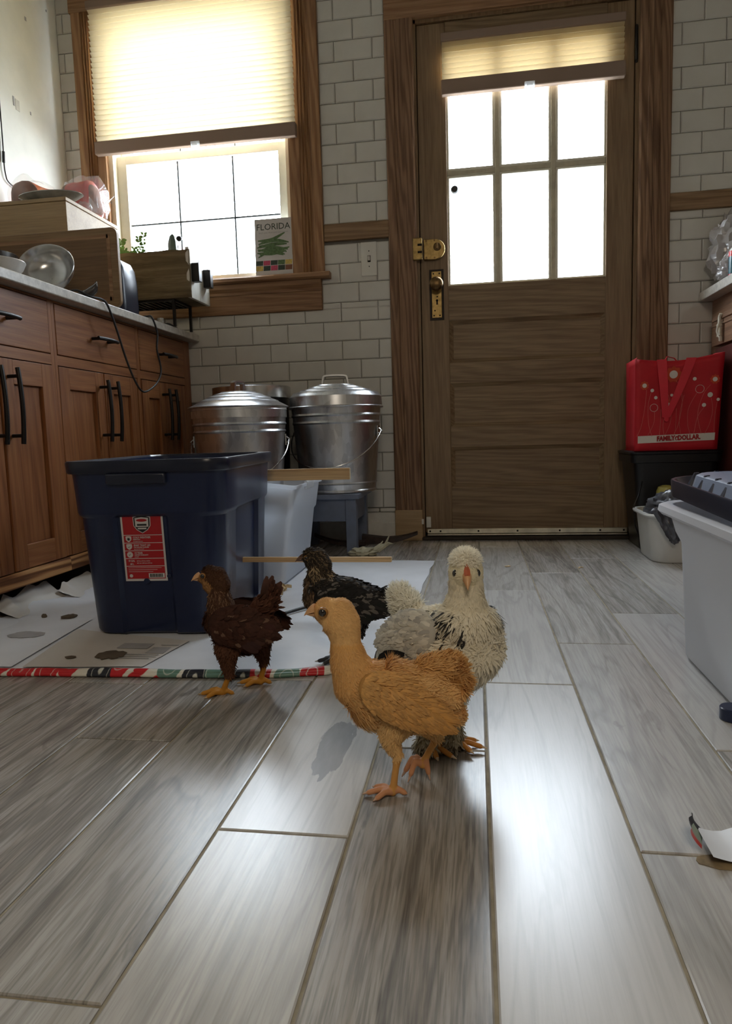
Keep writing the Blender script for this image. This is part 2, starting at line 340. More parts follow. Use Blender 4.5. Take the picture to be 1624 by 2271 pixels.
def build(mb, name, mats, parent=None, smooth=None, bevel=0, origin=None, seg=2, label=None, solid=0, fix=True):
    me = bpy.data.meshes.new(name); base = Vector(origin) if origin else (rootloc(parent) if parent else Vector((0, 0, 0)))
    me.from_pydata([tuple(Vector(p)-base) for p in mb.v], [], mb.f)
    for m in (mats if isinstance(mats, (list, tuple)) else [mats]): me.materials.append(MATS[m])
    me.polygons.foreach_set('material_index', mb.mi)
    if fix:
        bm = bmesh.new(); bm.from_mesh(me); bmesh.ops.recalc_face_normals(bm, faces=bm.faces); bm.to_mesh(me); bm.free()
    if smooth is not None:
        me.shade_smooth()
        if smooth < 180: me.set_sharp_from_angle(angle=R(smooth))
    o = bpy.data.objects.new(name, me); COL.objects.link(o)
    if parent: o.parent = parent
    if origin and parent: o.location = base - rootloc(parent)
    elif origin: o.location = base
    if solid:
        q = o.modifiers.new('thickness', 'SOLIDIFY'); q.thickness = solid; q.offset = 0
    if bevel:
        q = o.modifiers.new('bevel', 'BEVEL'); q.width = bevel; q.segments = seg; q.limit_method = 'ANGLE'; q.angle_limit = R(40); q.harden_normals = False
        if smooth is None: me.shade_smooth(); me.set_sharp_from_angle(angle=R(35))
    if label: o['label'] = label
    return o
def text(name, s, size, mat, Mx, parent, bold=0.0, sx=1.0, align='CENTER'):
    c = bpy.data.curves.new(name, 'FONT'); c.body = s; c.size = size; c.align_x = align; c.align_y = 'CENTER'; c.extrude = 0.0002; c.offset = bold; c.resolution_u = 2
    tmp = bpy.data.objects.new(name, c); COL.objects.link(tmp); bpy.context.view_layer.update()
    me = bpy.data.meshes.new_from_object(tmp.evaluated_get(bpy.context.evaluated_depsgraph_get())); bpy.data.objects.remove(tmp)
    me.transform(Mx @ Matrix.Diagonal((sx, 1, 1, 1))); me.transform(Matrix.Translation(-rootloc(parent)))
    me.materials.clear(); me.materials.append(MATS[mat]); o = bpy.data.objects.new(name, me); COL.objects.link(o); o.parent = parent; return o
def frame(o, x, y):  # 4x4 from origin, x axis, y axis
    x = Vector(x).normalized(); y = Vector(y); y = (y-x*y.dot(x)).normalized(); z = x.cross(y)
    return Matrix(((x.x, y.x, z.x, o[0]), (x.y, y.y, z.y, o[1]), (x.z, y.z, z.z, o[2]), (0, 0, 0, 1)))
def spline(P, n=6):
    P = [Vector(p) for p in P]; out = []
    for i in range(len(P)-1):
        a, b, c, d = P[max(i-1, 0)], P[i], P[i+1], P[min(i+2, len(P)-1)]
        for k in range(n):
            q = k/n; out.append(0.5*((2*b)+(c-a)*q+(2*a-5*b+4*c-d)*q*q+(3*b-a-3*c+d)*q**3))
    return out+[P[-1]]
def rrect(w, l, r, n=5):  # rounded rectangle, ccw, centred
    out = []
    for cx, cy, a0 in ((w/2-r, l/2-r, 0), (-w/2+r, l/2-r, 90), (-w/2+r, -l/2+r, 180), (w/2-r, -l/2+r, 270)):
        out += [(cx+r*math.cos(R(a0+90*k/n)), cy+r*math.sin(R(a0+90*k/n))) for k in range(n+1)]
    return out
# ================================================================== room shell
D = 2.924; XL, XR, YB, ZC = -1.727, 1.55, -2.6, 2.62
wb = MB()
HOLES = [(-1.535, -0.735, 1.09, 2.25), (-0.222, 0.625, 0.0, 2.05)]   # window and door openings
wb.box(XL-.1, -1.535, D, D+.12, 0, ZC); wb.box(-1.535, -0.735, D, D+.12, 0, 1.09); wb.box(-1.535, -0.735, D, D+.12, 2.25, ZC)
wb.box(-0.735, -0.222, D, D+.12, 0, ZC); wb.box(-0.222, 0.625, D, D+.12, 2.05, ZC); wb.box(0.625, XR+.1, D, D+.12, 0, ZC)
wall_back = tag(build(wb, 'wall_back', 'grout_wall'), kind='structure')
m = MB(); m.box(XL-.1, XL, YB, D, 0, ZC); wl = tag(build(m, 'wall_left', 'plaster'), kind='structure')
m = MB(); m.box(XR, XR+.1, YB, D, 0, ZC); tag(build(m, 'wall_right', 'rear_wall_paint'), kind='structure')
m = MB(); m.box(XL-.1, XR+.1, YB-.1, YB, 0, ZC); tag(build(m, 'wall_front', 'rear_wall_paint'), kind='structure')
m = MB(); m.box(XL-.1, XR+.1, YB-.1, D+.12, ZC, ZC+.1); tag(build(m, 'ceiling', 'ceiling_paint'), kind='structure')
m = MB(); m.box(XL-.1, XR+.1, YB-.1, D+.12, -.08, -.0022); floor = tag(build(m, 'floor', 'grout_floor'), kind='structure')
# holes, cracks and an old bracket left on the plaster
for (y, z, sy, sz) in ((2.582, 1.757, .008, .034), (2.604, 1.750, .012, .022), (2.70, 2.113, .010, .014), (2.686, 1.755, .006, .012), (2.849, 2.225, .005, .008)):
    m = MB(); m.obox((XL+.0006, y, z), (.0014, sy, sz)); build(m, 'nail_hole', 'paper_ink', wl)
m = MB(); m.obox((XL+.001, 2.604, 1.750), (.0012, .024, .040)); build(m, 'patch', 'painted_white', wl)

# floor planks
PW, PL, PIT = .1530, .7430, .1565
pm = {}
def plank_mesh(w, l):
    key = (round(w, 4), round(l, 4))
    if key not in pm:
        q = MB(); e = .0016
        r0 = [(sx*w/2, sy*l/2, -.0075) for sx, sy in ((-1, -1), (1, -1), (1, 1), (-1, 1))]
        r1 = [(sx*w/2, sy*l/2, -e*.6) for sx, sy in ((-1, -1), (1, -1), (1, 1), (-1, 1))]
        r2_ = [(sx*(w/2-e), sy*(l/2-e), 0) for sx, sy in ((-1, -1), (1, -1), (1, 1), (-1, 1))]
        q.rings([r0, r1, r2_], True, True, True)
        me = bpy.data.meshes.new('plank'); me.from_pydata(q.v, [], q.f); me.materials.append(MATS['plank']); pm[key] = me
    return pm[key]
OFF = {0: .485, 1: .733, 2: .988, -1: .210, -2: .727, -3: .473, -4: .200, -5: .430, -6: .70}
TONE = {(0, .485): (.98, .10), (0, -.261): (.95, .10), (-1, .210): (.30, 1.0), (-1, .956): (.9, .15), (-2, .727): (.92, .12), (-2, -.019): (.62, .35), (-3, .473): (.40, .75),
        (-4, .200): (.42, .65), (1, .733): (.72, .35), (1, -.013): (.6, .35), (0, 1.231): (.95, .15), (1, 1.479): (.8, .45), (2, .988): (.85, .12), (2, .242): (.45, .6), (-5, .43): (.4, .75), (-5, 1.176): (.35, .7), (-4, .946): (.4, .8)}
for k in range(-11, 10):
    x = .0115+PIT*(k+.5); off = OFF.get(k, .2+.249*(k % 3))
    for i in range(-5, 4):
        y0 = off+.746*i; y1 = y0+PL
        a, bb = max(y0, YB+.01), min(y1, D-.004)
        if bb-a < .03: continue
        o = bpy.data.objects.new('plank', plank_mesh(PW, bb-a)); COL.objects.link(o); o.parent = floor; o.location = (x, (a+bb)/2, 0)
        tn = TONE.get((k, round(y0, 3)))
        if tn is None: tn = (random.uniform(.5, .95), random.choice((.15, .3, .5, .7)))
        o.color = (tn[0], tn[1], 0, 1)
        if k == -2 and abs(y0-.727) < .01: o.color = (tn[0], tn[1], 1, 1)

# back wall tiles (running bond, clipped by the openings, trims, rail and baseboard)
tm = {}
def tile_mesh(w, h):
    key = (round(w, 4), round(h, 4))
    if key not in tm:
        q = MB(); e = .004; rr = []
        for (dy, ins) in ((.0, 0), (-.0055, 0), (-.009, e)):
            rr.append([(sx*(w/2-ins), dy, sz*(h/2-ins)) for sx, sz in ((-1, -1), (1, -1), (1, 1), (-1, 1))])
        q.rings(rr, True, False, True)
        me = bpy.data.meshes.new('tile'); me.from_pydata(q.v, [], q.f); me.materials.append(MATS['ceramic_white']); tm[key] = me
    return tm[key]
SPANS = []   # x0, x1, z0, z1, phase_low, phase_high
SPANS.append((XL, -1.650, .92, 2.35, -.543, -1.700))
SPANS.append((-1.62, -0.335, .140, .972, -.543, -.462))
SPANS.append((-0.620, -0.335, .972, 1.242, -.543, -.462))
SPANS.append((-0.604, -0.335, 1.310, 2.36, -.543, -.462))
SPANS.append((0.740, 1.12, .28, 1.262, .8645, .778))
SPANS.append((0.740, 1.12, 1.326, 2.36, .8645, .778))
for (x0, x1, z0, z1, pl, ph) in SPANS:
    for k in range(0, 29):
        za, zb = .140+.078*k+.001, .140+.078*(k+1)-.001
        a, b_ = max(za, z0), min(zb, z1)
        if b_-a < .012: continue
        if x0 > -1.7 and x1 > -.4 and x0 < -1 and k < 6: xa0 = -1.2
        else: xa0 = x0
        p0 = (pl if k <= 14 else ph)+(.0775 if k % 2 else 0)
        n0 = math.floor((xa0-p0)/.155)
        for n in range(n0, n0+16):
            xa, xb = p0+.155*n+.001, p0+.155*(n+1)-.001
            xa, xb = max(xa, xa0), min(xb, x1)
            if xb-xa < .010: continue
            o = bpy.data.objects.new('tile', tile_mesh(xb-xa, b_-a)); COL.objects.link(o); o.parent = wall_back; o.location = ((xa+xb)/2, D, (a+b_)/2)
q = MB()      # the tiles beyond the photo's frame: real geometry, joined
for (x0, x1, z0, z1) in ((XL, -1.662, 2.365, ZC), (-1.66, -.60, 2.365, ZC), (-.604, -.337, 2.36, ZC), (-.335, .742, 2.175, ZC), (.742, 1.118, 2.36, ZC), (1.122, XR, .28, 1.262), (1.122, XR, 1.326, ZC), (.905, XR, .02, .28)):
    for k in range(-2, 33):
        za, zb = max(.140+.078*k+.001, z0), min(.140+.078*(k+1)-.001, z1)
        if zb-za < .012: continue
        p0 = -.462+(.0775 if k % 2 else 0); n0 = math.floor((x0-p0)/.155)
        for n in range(n0, n0+16):
            xa, xb = max(p0+.155*n+.001, x0), min(p0+.155*(n+1)-.001, x1)
            if xb-xa < .010: continue
            q.rings([[((xa if sx < 0 else xb)-sx*ins, D-dy, (za if sz < 0 else zb)-sz*ins) for sx, sz in ((-1, -1), (1, -1), (1, 1), (-1, 1))] for dy, ins in ((.0, 0), (.0055, 0), (.009, .004))], True, False, True)
build(q, 'outer_tiles', 'ceramic_white', wall_back)['kind'] = 'stuff'
for (xa, xb) in ((-1.2, -1.03), (-1.028, -.87), (-.868, -.715), (-.713, -.56), (-.558, -.405), (-.403, -.335)):
    m = MB(); m.box(xa+.001, xb-.001, D-.011, D, .122, .138); build(m, 'bullnose_tile', 'ceramic_white', wall_back, bevel=.004)
m = MB(); m.prism([(-1.25, D, 0), (-1.25, D-.022, 0), (-1.25, D-.022, .074), (-1.25, D-.014, .080), (-1.25, D-.014, .116), (-1.25, D-.008, .120), (-1.25, D, .120)], (.917, 0, 0))
tag(build(m, 'baseboard_back', 'painted_white'), kind='structure')
# wooden chair rail either side of the door
for i, (xa, xb, za, zb, mt) in enumerate(((-.602, -.334, 1.243, 1.310, 'wood_rail'), (.741, XR, 1.262, 1.326, 'wood_rail'))):
    m = MB(); m.box(xa, xb, D-.020, D, za, zb); tag(build(m, 'trim_%d' % (i+1), mt, bevel=.003), kind='structure')

# ------------------------------------------------------------------ window
win = MB(); win.box(-1.535, -1.515, D-.0, D+.12, 1.09, 2.25); win.box(-.755, -.735, D, D+.12, 1.09, 2.25); win.box(-1.535, -.735, D, D+.12, 2.22, 2.25); win.box(-1.535, -.735, D, D+.12, 1.075, 1.10)
window = tag(build(win, 'window_1', 'sash_cream'), kind='structure')
def casing_v(x0, x1, z0, z1, prof, yb=D, dep=.022, flip=False):
    q = MB(); pts = [((x1-(x1-x0)*u) if flip else (x0+(x1-x0)*u), yb-dep*d) for u, d in prof]
    q.prism([(x, y, z0) for x, y in pts], (0, 0, z1-z0)); return q
FL = [(0, 0), (0, .95), (.03, 1), (.34, 1), (.36, .72), (.40, .72), (.43, 1.12), (.47, .72), (.52, 1.12), (.57, .72), (.61, 1.12), (.65, .72), (.70, .72), (.72, 1), (.97, 1), (1, .95), (1, 0)]
build(casing_v(-1.652, -1.535, 1.118, 2.235, FL), 'casing', 'wood_casing_v', window)
build(casing_v(-.738, -.604, 1.118, 2.235, FL), 'casing', 'wood_casing_v', window)
m = MB(); m.box(-1.66, -.596, D-.026, D, 2.235, 2.36); build(m, 'head_casing', 'wood_casing_h', window, bevel=.004)
m = MB(); m.prism([(-1.71, D+.03, 1.094), (-1.71, D-.046, 1.094), (-1.71, D-.056, 1.100), (-1.71, D-.056, 1.112), (-1.71, D-.048, 1.119), (-1.71, D+.03, 1.119)], (1.131, 0, 0)); build(m, 'window_stool', 'wood_casing_h', window)
m = MB(); m.prism([(-1.655, D, 1.094), (-1.655, D-.034, 1.094), (-1.655, D-.030, 1.075), (-1.655, D-.020, 1.062), (-1.655, D-.022, 1.050), (-1.655, D, 1.050)], (1.035, 0, 0)); build(m, 'stool_moulding', 'wood_casing_h', window)
m = MB(); m.box(-1.652, -.620, D-.019, D, .972, 1.052); build(m, 'apron', 'wood_casing_h', window, bevel=.003)
def sash(name, z0, z1, y, zm):
    q = MB(); q.box(-1.515, -1.473, y, y+.035, z0, z1); q.box(-.762, -.755+.0, y, y+.035, z0, z1); q.box(-.797, -.755, y, y+.035, z0, z1)
    q.box(-1.475, -.795, y, y+.035, z0, z0+.032); q.box(-1.475, -.795, y, y+.035, z1-.035, z1)
    o = build(q, name, 'sash_cream', window, bevel=.002)
    xs = [-1.473, -1.2465, -1.0, -.797]; zs = [z0+.032]+zm+[z1-.035]
    for x in xs[1:-1]: q = MB(); q.box(x-.003, x+.003, y+.014, y+.020, zs[0], zs[-1]); build(q, 'muntin', 'deck_rail', o)
    for z in zm: q = MB(); q.box(xs[0], xs[-1], y+.0135, y+.0205, z-.003, z+.003); build(q, 'muntin', 'deck_rail', o)
    for i in range(3):
        for j in range(len(zs)-1):
            q = MB(); q.box(xs[i], xs[i+1], y+.010, y+.012, zs[j], zs[j+1]); build(q, 'pane', 'glass', o)
sash('lower_sash', 1.12, 1.672, D+.035, [1.387]); sash('upper_sash', 1.65, 2.22, D+.075, [1.93])
def shade(name, label, x0, x1, zt, zb, zr, yc, pitch, clipx, fab='shade_fabric'):
    r = empty(name, ((x0+x1)/2, yc, zb), label, 'window shade')
    n = max(3, round((zt-zr)/pitch)); q = MB(); pts = []
    for i in range(2*n+1): pts.append((yc+(.009 if i % 2 else -.006), zr+(zt-zr)*i/(2*n)))
    for i in range(2*n): q.add([(x0, *pts[i]), (x1, *pts[i]), (x1, *pts[i+1]), (x0, *pts[i+1])], [(0, 1, 2, 3)])
    q2 = MB(); q2.box(x0-.004, x1+.004, yc-.014, yc+.016, zb, zr); q3 = MB(); q3.box(x0-.003, x1+.003, yc-.016, yc+.018, zt, zt+.030)
    build(q, 'pleated_fabric', fab, r, fix=False); build(q2, 'bottom_rail', 'shade_rail', r, bevel=.004, label='brown bottom rail'); build(q3, 'head_rail', 'shade_rail', r, bevel=.003)
    q = MB(); q.box(clipx-.019, clipx+.019, yc-.022, yc-.0145, zb-.010, zb+.012); q.box(clipx-.011, clipx+.011, yc-.028, yc-.0225, zb-.006, zb+.003); build(q, 'pull_clip', 'clear_clip', r, bevel=.002)
shade('pleated_shade', 'wide cream pleated shade with brown rail over the upper half of the window', -1.560, -.700, 2.222, 1.652, 1.704, D-.045, .0205, -1.118)
shade('pleated_shade', 'short cream pleated shade with brown rail at the top of the door', -.110, .570, 1.950, 1.757, 1.812, D-.022, .020, .222, 'shade_fabric_dimmed')

# ------------------------------------------------------------------ door
YD = D+.006
def vb(x0, x1, z0, z1, y0=YD, y1=YD+.042): q = MB(); q.box(x0, x1, y0, y1, z0, z1); return q
door = tag(build(vb(-.210, -.098, .030, 2.040), 'door_1', 'wood_door_v', bevel=.003), kind='structure')
build(vb(.513, .613, .030, 2.040), 'stile', 'wood_door_v', door, bevel=.003)
for z0, z1 in ((1.925, 2.040), (.902, 1.040), (.650, .732), (.388, .470), (.030, .219)): build(vb(-.098, .513, z0, z1), 'rail', 'wood_door_h', door)
for z0, z1 in ((.732, .902), (.470, .650), (.219, .388)):
    build(vb(-.098, .513, z0, z1, YD+.014, YD+.03), 'panel', 'wood_door_h', door)
    q = MB(); w = .016
    for (a, b_, c, d, ang) in ((-.098, .513, z0, z0+w, 0), (-.098, .513, z1-w, z1, 1), (-.098, -.098+w, z0, z1, 2), (.513-w, .513, z0, z1, 3)):
        if ang == 0: q.prism([(a, YD+.001, c), (a, YD+.014, c), (a, YD+.014, d)], (b_-a, 0, 0))
        elif ang == 1: q.prism([(a, YD+.001, d), (a, YD+.014, d), (a, YD+.014, c)], (b_-a, 0, 0))
        elif ang == 2: q.prism([(a, YD+.001, c), (a, YD+.014, c), (b_, YD+.014, c)], (0, 0, d-c))
        else: q.prism([(b_, YD+.001, c), (b_, YD+.014, c), (a, YD+.014, c)], (0, 0, d-c))
    build(q, 'panel_moulding', 'wood_door_h', door)
gx = [-.098, .100, .315, .513]; gz = [1.040, 1.477, 1.925]
for x in gx[1:3]: build(vb(x-.010, x+.010, gz[0], gz[2], YD+.004, YD+.036), 'muntin', 'muntin_paint', door, bevel=.003)
build(vb(gx[0], gx[3], gz[1]-.010, gz[1]+.010, YD+.0045, YD+.0355), 'muntin', 'muntin_paint', door, bevel=.003)
for i in range(3):
    for j in range(2):
        xa, xb = gx[i]+(.010 if i else 0), gx[i+1]-(.010 if i < 2 else 0); za, zb = gz[j]+(.010 if j else 0), gz[j+1]-(.010 if j < 1 else 0)
        p = build(vb(xa, xb, za, zb, YD+.024, YD+.027), 'pane', 'glass', door)
        q = MB(); w = .0085
        for (a, b_, c, d) in ((xa, xb, za, za+w), (xa, xb, zb-w, zb), (xa, xa+w, za+w, zb-w), (xb-w, xb, za+w, zb-w)): q.box(a, b_, YD+.006, YD+.024, c, d)
        build(q, 'glazing_bead', 'sash_cream', p, bevel=.002, label='painted cream glazing bead')
q = MB(); q.lathe([(0.001, -.012), (.0125, -.012), (.0150, -.006), (.0155, 0)], (-.070, YD+.022, 1.418), 24, rotm(rx=90).inverted() @ rotm(), cap0=True, cap1=True); 
q = MB(); q.M = None
q.rings([[(-.069+rr_*math.cos(2*math.pi*k/24), YD+.022-h, 1.418+rr_*math.sin(2*math.pi*k/24)) for k in range(24)] for rr_, h in ((.0155, 0), (.0155, .008), (.012, .013))], True, True, True)
build(q, 'glass_sensor', 'black_rubber', door, smooth=40, label='round black disc stuck on the glass')
# door frame / casing, jambs, threshold
cs = MB(); cs.box(-.2255, -.2125, D-.002, D+.10, 0, 2.056); cs.box(.6155, .6285, D-.002, D+.10, 0, 2.056); cs.box(-.2255, .6285, D-.002, D+.10, 2.043, 2.056)
cs.box(-.2125, -.190, YD+.044, D+.10, 0, 2.056); cs.box(.595, .6155, YD+.044, D+.10, 0, 2.056); cs.box(-.2125, .6155, YD+.044, D+.10, 2.02, 2.043); cs.box(-.2125, .6155, YD+.044, D+.10, .0, .040)
frame_ = tag(build(cs, 'door_2', 'wood_door_v'), kind='structure')
CP = [(0, 0), (0, .8), (.05, 1), (.30, 1), (.33, .86), (.40, .86), (.43, 1), (.93, 1), (.97, .9), (1, .55), (1, 0)]
build(casing_v(-.335, -.222, .13, 2.16, CP, D, .024), 'casing', 'wood_casing_dark', frame_)
m = MB(); m.box(-.337, -.221, D-.027, D, 0, .13); build(m, 'plinth', 'wood_pale', frame_, bevel=.003, label='pale bare wood plinth block')
CR = [(0, 0), (0, .7), (.06, .9), (.24, .9), (.27, 1.1), (.40, 1.1), (.44, .8), (.62, .8), (.66, 1.15), (.96, 1.15), (1, 1), (1, 0)]
build(casing_v(.628, .742, 0, 2.16, CR, D, .024), 'casing', 'wood_casing_dark', frame_)
m = MB(); m.box(-.335, .742, D-.025, D, 2.056, 2.17); build(m, 'head_casing', 'wood_casing_h', frame_, bevel=.003)
m = MB(); m.box(-.225, .628, D-.028, D+.05, .001, .014); build(m, 'threshold', 'toe_kick', frame_, bevel=.003)
sw = MB(); sw.box(-.203, .606, YD-.007, YD-.0005, .026, .046); sw.box(-.203, .606, YD-.012, YD-.007, .018, .024)
sw = build(sw, 'door_sweep', 'aluminium', door, bevel=.001, label='metal sweep strip with screw holes')
for x in (-.192, -.148, .01, .17, .34, .50, .592):
    q = MB(); q.obox((x, YD-.0072, .036), (.007, .0012, .007)); build(q, 'screw', 'dark_gap', sw)
m = MB(); m.box(-.2245, -.2155, D-.030, D-.0245, .070, .092); build(m, 'contact_magnet', 'plastic_ivory', frame_, bevel=.001)
m = MB(); m.box(-.207, -.187, YD-.012, YD-.0005, .052, .098); build(m, 'contact_sensor', 'plastic_ivory', door, bevel=.002)
# hinge on the right
m = MB(); m.tube([(.618, YD-.006, 1.822), (.618, YD-.006, 1.938)], .0065, 10); m.ell((.618, YD-.006, 1.942), (.006, .006, .007), None, 10, 6); m.ell((.618, YD-.006, 1.818), (.006, .006, .007), None, 10, 6)
build(m, 'hinge', 'black_iron', door, smooth=50)
# rim lock
lk = MB(); prof = [(-.196, 1.144), (-.150, 1.144)]+[(-.150+.040*math.sin(R(a)), 1.184-.040*math.cos(R(a))) for a in range(0, 181, 15)]+[(-.196, 1.224)]
lk.prism([(x, YD-.020, z) for x, z in prof], (0, .0195, 0)); lock = build(lk, 'rim_lock', 'brass', door, bevel=.003, label='rounded brass rim lock with thumb turn')
q = MB(); q.rings([[(-.141+r_*math.cos(2*math.pi*k/20), YD-.020-h, 1.192+r_*math.sin(2*math.pi*k/20)) for k in range(20)] for r_, h in ((.016, 0), (.015, .006), (.010, .009))], True, True, True); q.obox((-.141, YD-.034, 1.192), (.006, .014, .022)); build(q, 'thumb_turn', 'brass_dark', lock, smooth=40)
for x, z in ((-.185, 1.152), (-.152, 1.150), (-.185, 1.217), (-.152, 1.218)): q = MB(); q.rings([[(x+.004*math.cos(k), YD-.0205-h, z+.004*math.sin(k)) for k in np.linspace(0, 6.28, 9)[:-1]] for h in (0, .0015)], True, True, True); build(q, 'screw', 'brass_dark', lock)
q = MB(); q.box(-.238, -.200, D-.038, D-.0245, 1.140, 1.226); st = build(q, 'strike', 'brass', frame_, bevel=.004)
for z in (1.170, 1.198): q = MB(); q.box(-.218, -.2005, D-.0395, D-.038, z-.004, z+.004); build(q, 'strike_slot', 'dark_gap', st)
# knob and long plate
q = MB(); q.box(-.167, -.127, YD-.004, YD-.0004, .916, 1.100); pl = build(q, 'escutcheon', 'brass', door, bevel=.001, label='long brass knob plate with keyhole')
q = MB(); q.box(-.176, -.118, YD-.0012, YD-.0002, .906, 1.108); build(q, 'plate_mark', 'toe_kick', door)
q = MB(); q.rings([[(-.146+r_*math.cos(2*math.pi*k/28), YD-.004-h, 1.043+r_*math.sin(2*math.pi*k/28)) for k in range(28)] for r_, h in ((.016, 0), (.014, .006), (.010, .012), (.010, .022), (.018, .028), (.0255, .036), (.0275, .044), (.0255, .052), (.018, .057), (.006, .059))], True, True, True)
build(q, 'door_knob', 'brass_dark', pl, smooth=60)
for x, z in ((-.159, 1.091), (-.135, 1.091), (-.159, .925), (-.135, .925), (-.155, .945), (-.145, 1.0)): q = MB(); q.obox((x, YD-.0045, z), (.0055, .001, .0055)); build(q, 'screw', 'dark_gap', pl)
q = MB(); q.rings([[(-.146+.005*math.cos(k), YD-.0043-h, .985+.005*math.sin(k)) for k in np.linspace(0, 6.28, 11)[:-1]] for h in (0, .0004)], True, True, True); q.box(-.149, -.143, YD-.0047, YD-.0043, .968, .983); build(q, 'keyhole', 'dark_gap', pl)

# light switch
sr = MB(); sr.box(-.452, -.387, D-.0155, D-.009, 1.096, 1.230)
sw_ = tag(build(sr, 'light_switch', 'plastic_ivory', bevel=.002, origin=(-.42, D, 1.163)), 'ivory toggle light switch plate on the tiles beside the door casing', 'switch')
q = MB(); q.box(-.4245, -.4125, D-.0165, D-.0155, 1.150, 1.176); build(q, 'toggle_slot', 'dark_gap', sw_)
q = MB(); q.obox((-.4185, D-.0185, 1.165), (.009, .009, .017), rotm(rx=25)); build(q, 'toggle', 'plastic_ivory', sw_, bevel=.0015)
for z in (1.133, 1.194): q = MB(); q.obox((-.4185, D-.0157, z), (.004, .001, .004)); build(q, 'screw', 'dark_gap', sw_)

# ------------------------------------------------------------------ outside: porch
m = MB(); m.box(-6, 6, D+.13, 7.5, -.35, -.15); tag(build(m, 'ground', 'deck_white'), kind='structure')
r = empty('porch_railing', (0.4, 5.4, -.15), 'pale porch railing seen blown out through the door panes', 'railing')
q = MB(); q.box(-1.4, .80, 5.36, 5.44, 1.19, 1.225); build(q, 'top_rail', 'deck_rail', r)
q = MB(); q.box(-1.4, .80, 5.37, 5.43, .60, .64); build(q, 'bottom_rail', 'deck_white', r)
q = MB(); q.box(.80, .93, 5.33, 5.47, -.15, 3.0); build(q, 'post', 'deck_white', r)
for x in np.arange(-1.3, .78, .14): q = MB(); q.box(x-.015, x+.015, 5.385, 5.415, .64, 1.19); build(q, 'baluster', 'deck_white', r)
# unseen fixture behind the camera, added to carry the warm fill light
r = empty('fill_lamp', (.15, -.75, 1.69), 'added square fill lamp hanging unseen behind the camera', 'lamp')
q = MB(); q.M = Matrix.Translation((.15, -.75, 1.70)) @ rotm(rx=28).to_4x4(); q.box(-.30, .30, -.30, .30, 0, .03); build(q, 'fill_shade', 'painted_white', r)
q = MB(); q.tube([(.15, -.75, 1.74), (.15, -.75, 2.62)], .006, 8); build(q, 'fill_cord', 'black_rubber', r)
# ================================================================== base cabinets on the left
CX = -1.213
def fpanel(mb, y0, y1, z0, z1, rail, depth=.010, x=CX):   # frame-and-panel door on the x plane, facing +x
    mb.box(x-.018, x, y0, y0+rail, z0, z1, 0); mb.box(x-.018, x, y1-rail, y1, z0, z1, 0)
    mb.box(x-.018, x-.0004, y0+rail, y1-rail, z0, z0+rail*1.25, 1); mb.box(x-.018, x-.0004, y0+rail, y1-rail, z1-rail*1.25, z1, 1)
    mb.box(x-.018, x-depth, y0+rail, y1-rail, z0+rail*1.25, z1-rail*1.25, 0)
def arch_bar(mb, p0, p1, out, rise, w=.0055):             # arched pull with two posts; out = direction away from the face
    p0, p1, out = Vector(p0), Vector(p1), Vector(out); d = (p1-p0)
    pts = [p0 - d*.14 + (d*1.28)*(k/12) + out*(.030+rise*(1-(k/6-1)**2)) for k in range(13)]
    mb.tube(pts, w, 8, flat=1.0)
    for p in (p0, p1): mb.tube([p+out*.0006, p+out*(.032+rise*.4)], w*.8, 8)
UN = [('first', 1.05, 1.672, None), ('A', 1.672-.27, 1.905, 0), ('B', 1.905, 2.428, 1), ('C', 2.428, 2.868, 2)]
LBL = ['wooden base cabinet nearest the camera, cut off by the photo edge', 'middle wooden base cabinet right of the first one, its drawer half crossed by a cord', 'last wooden base cabinet against the tiled wall, its doors in shadow']
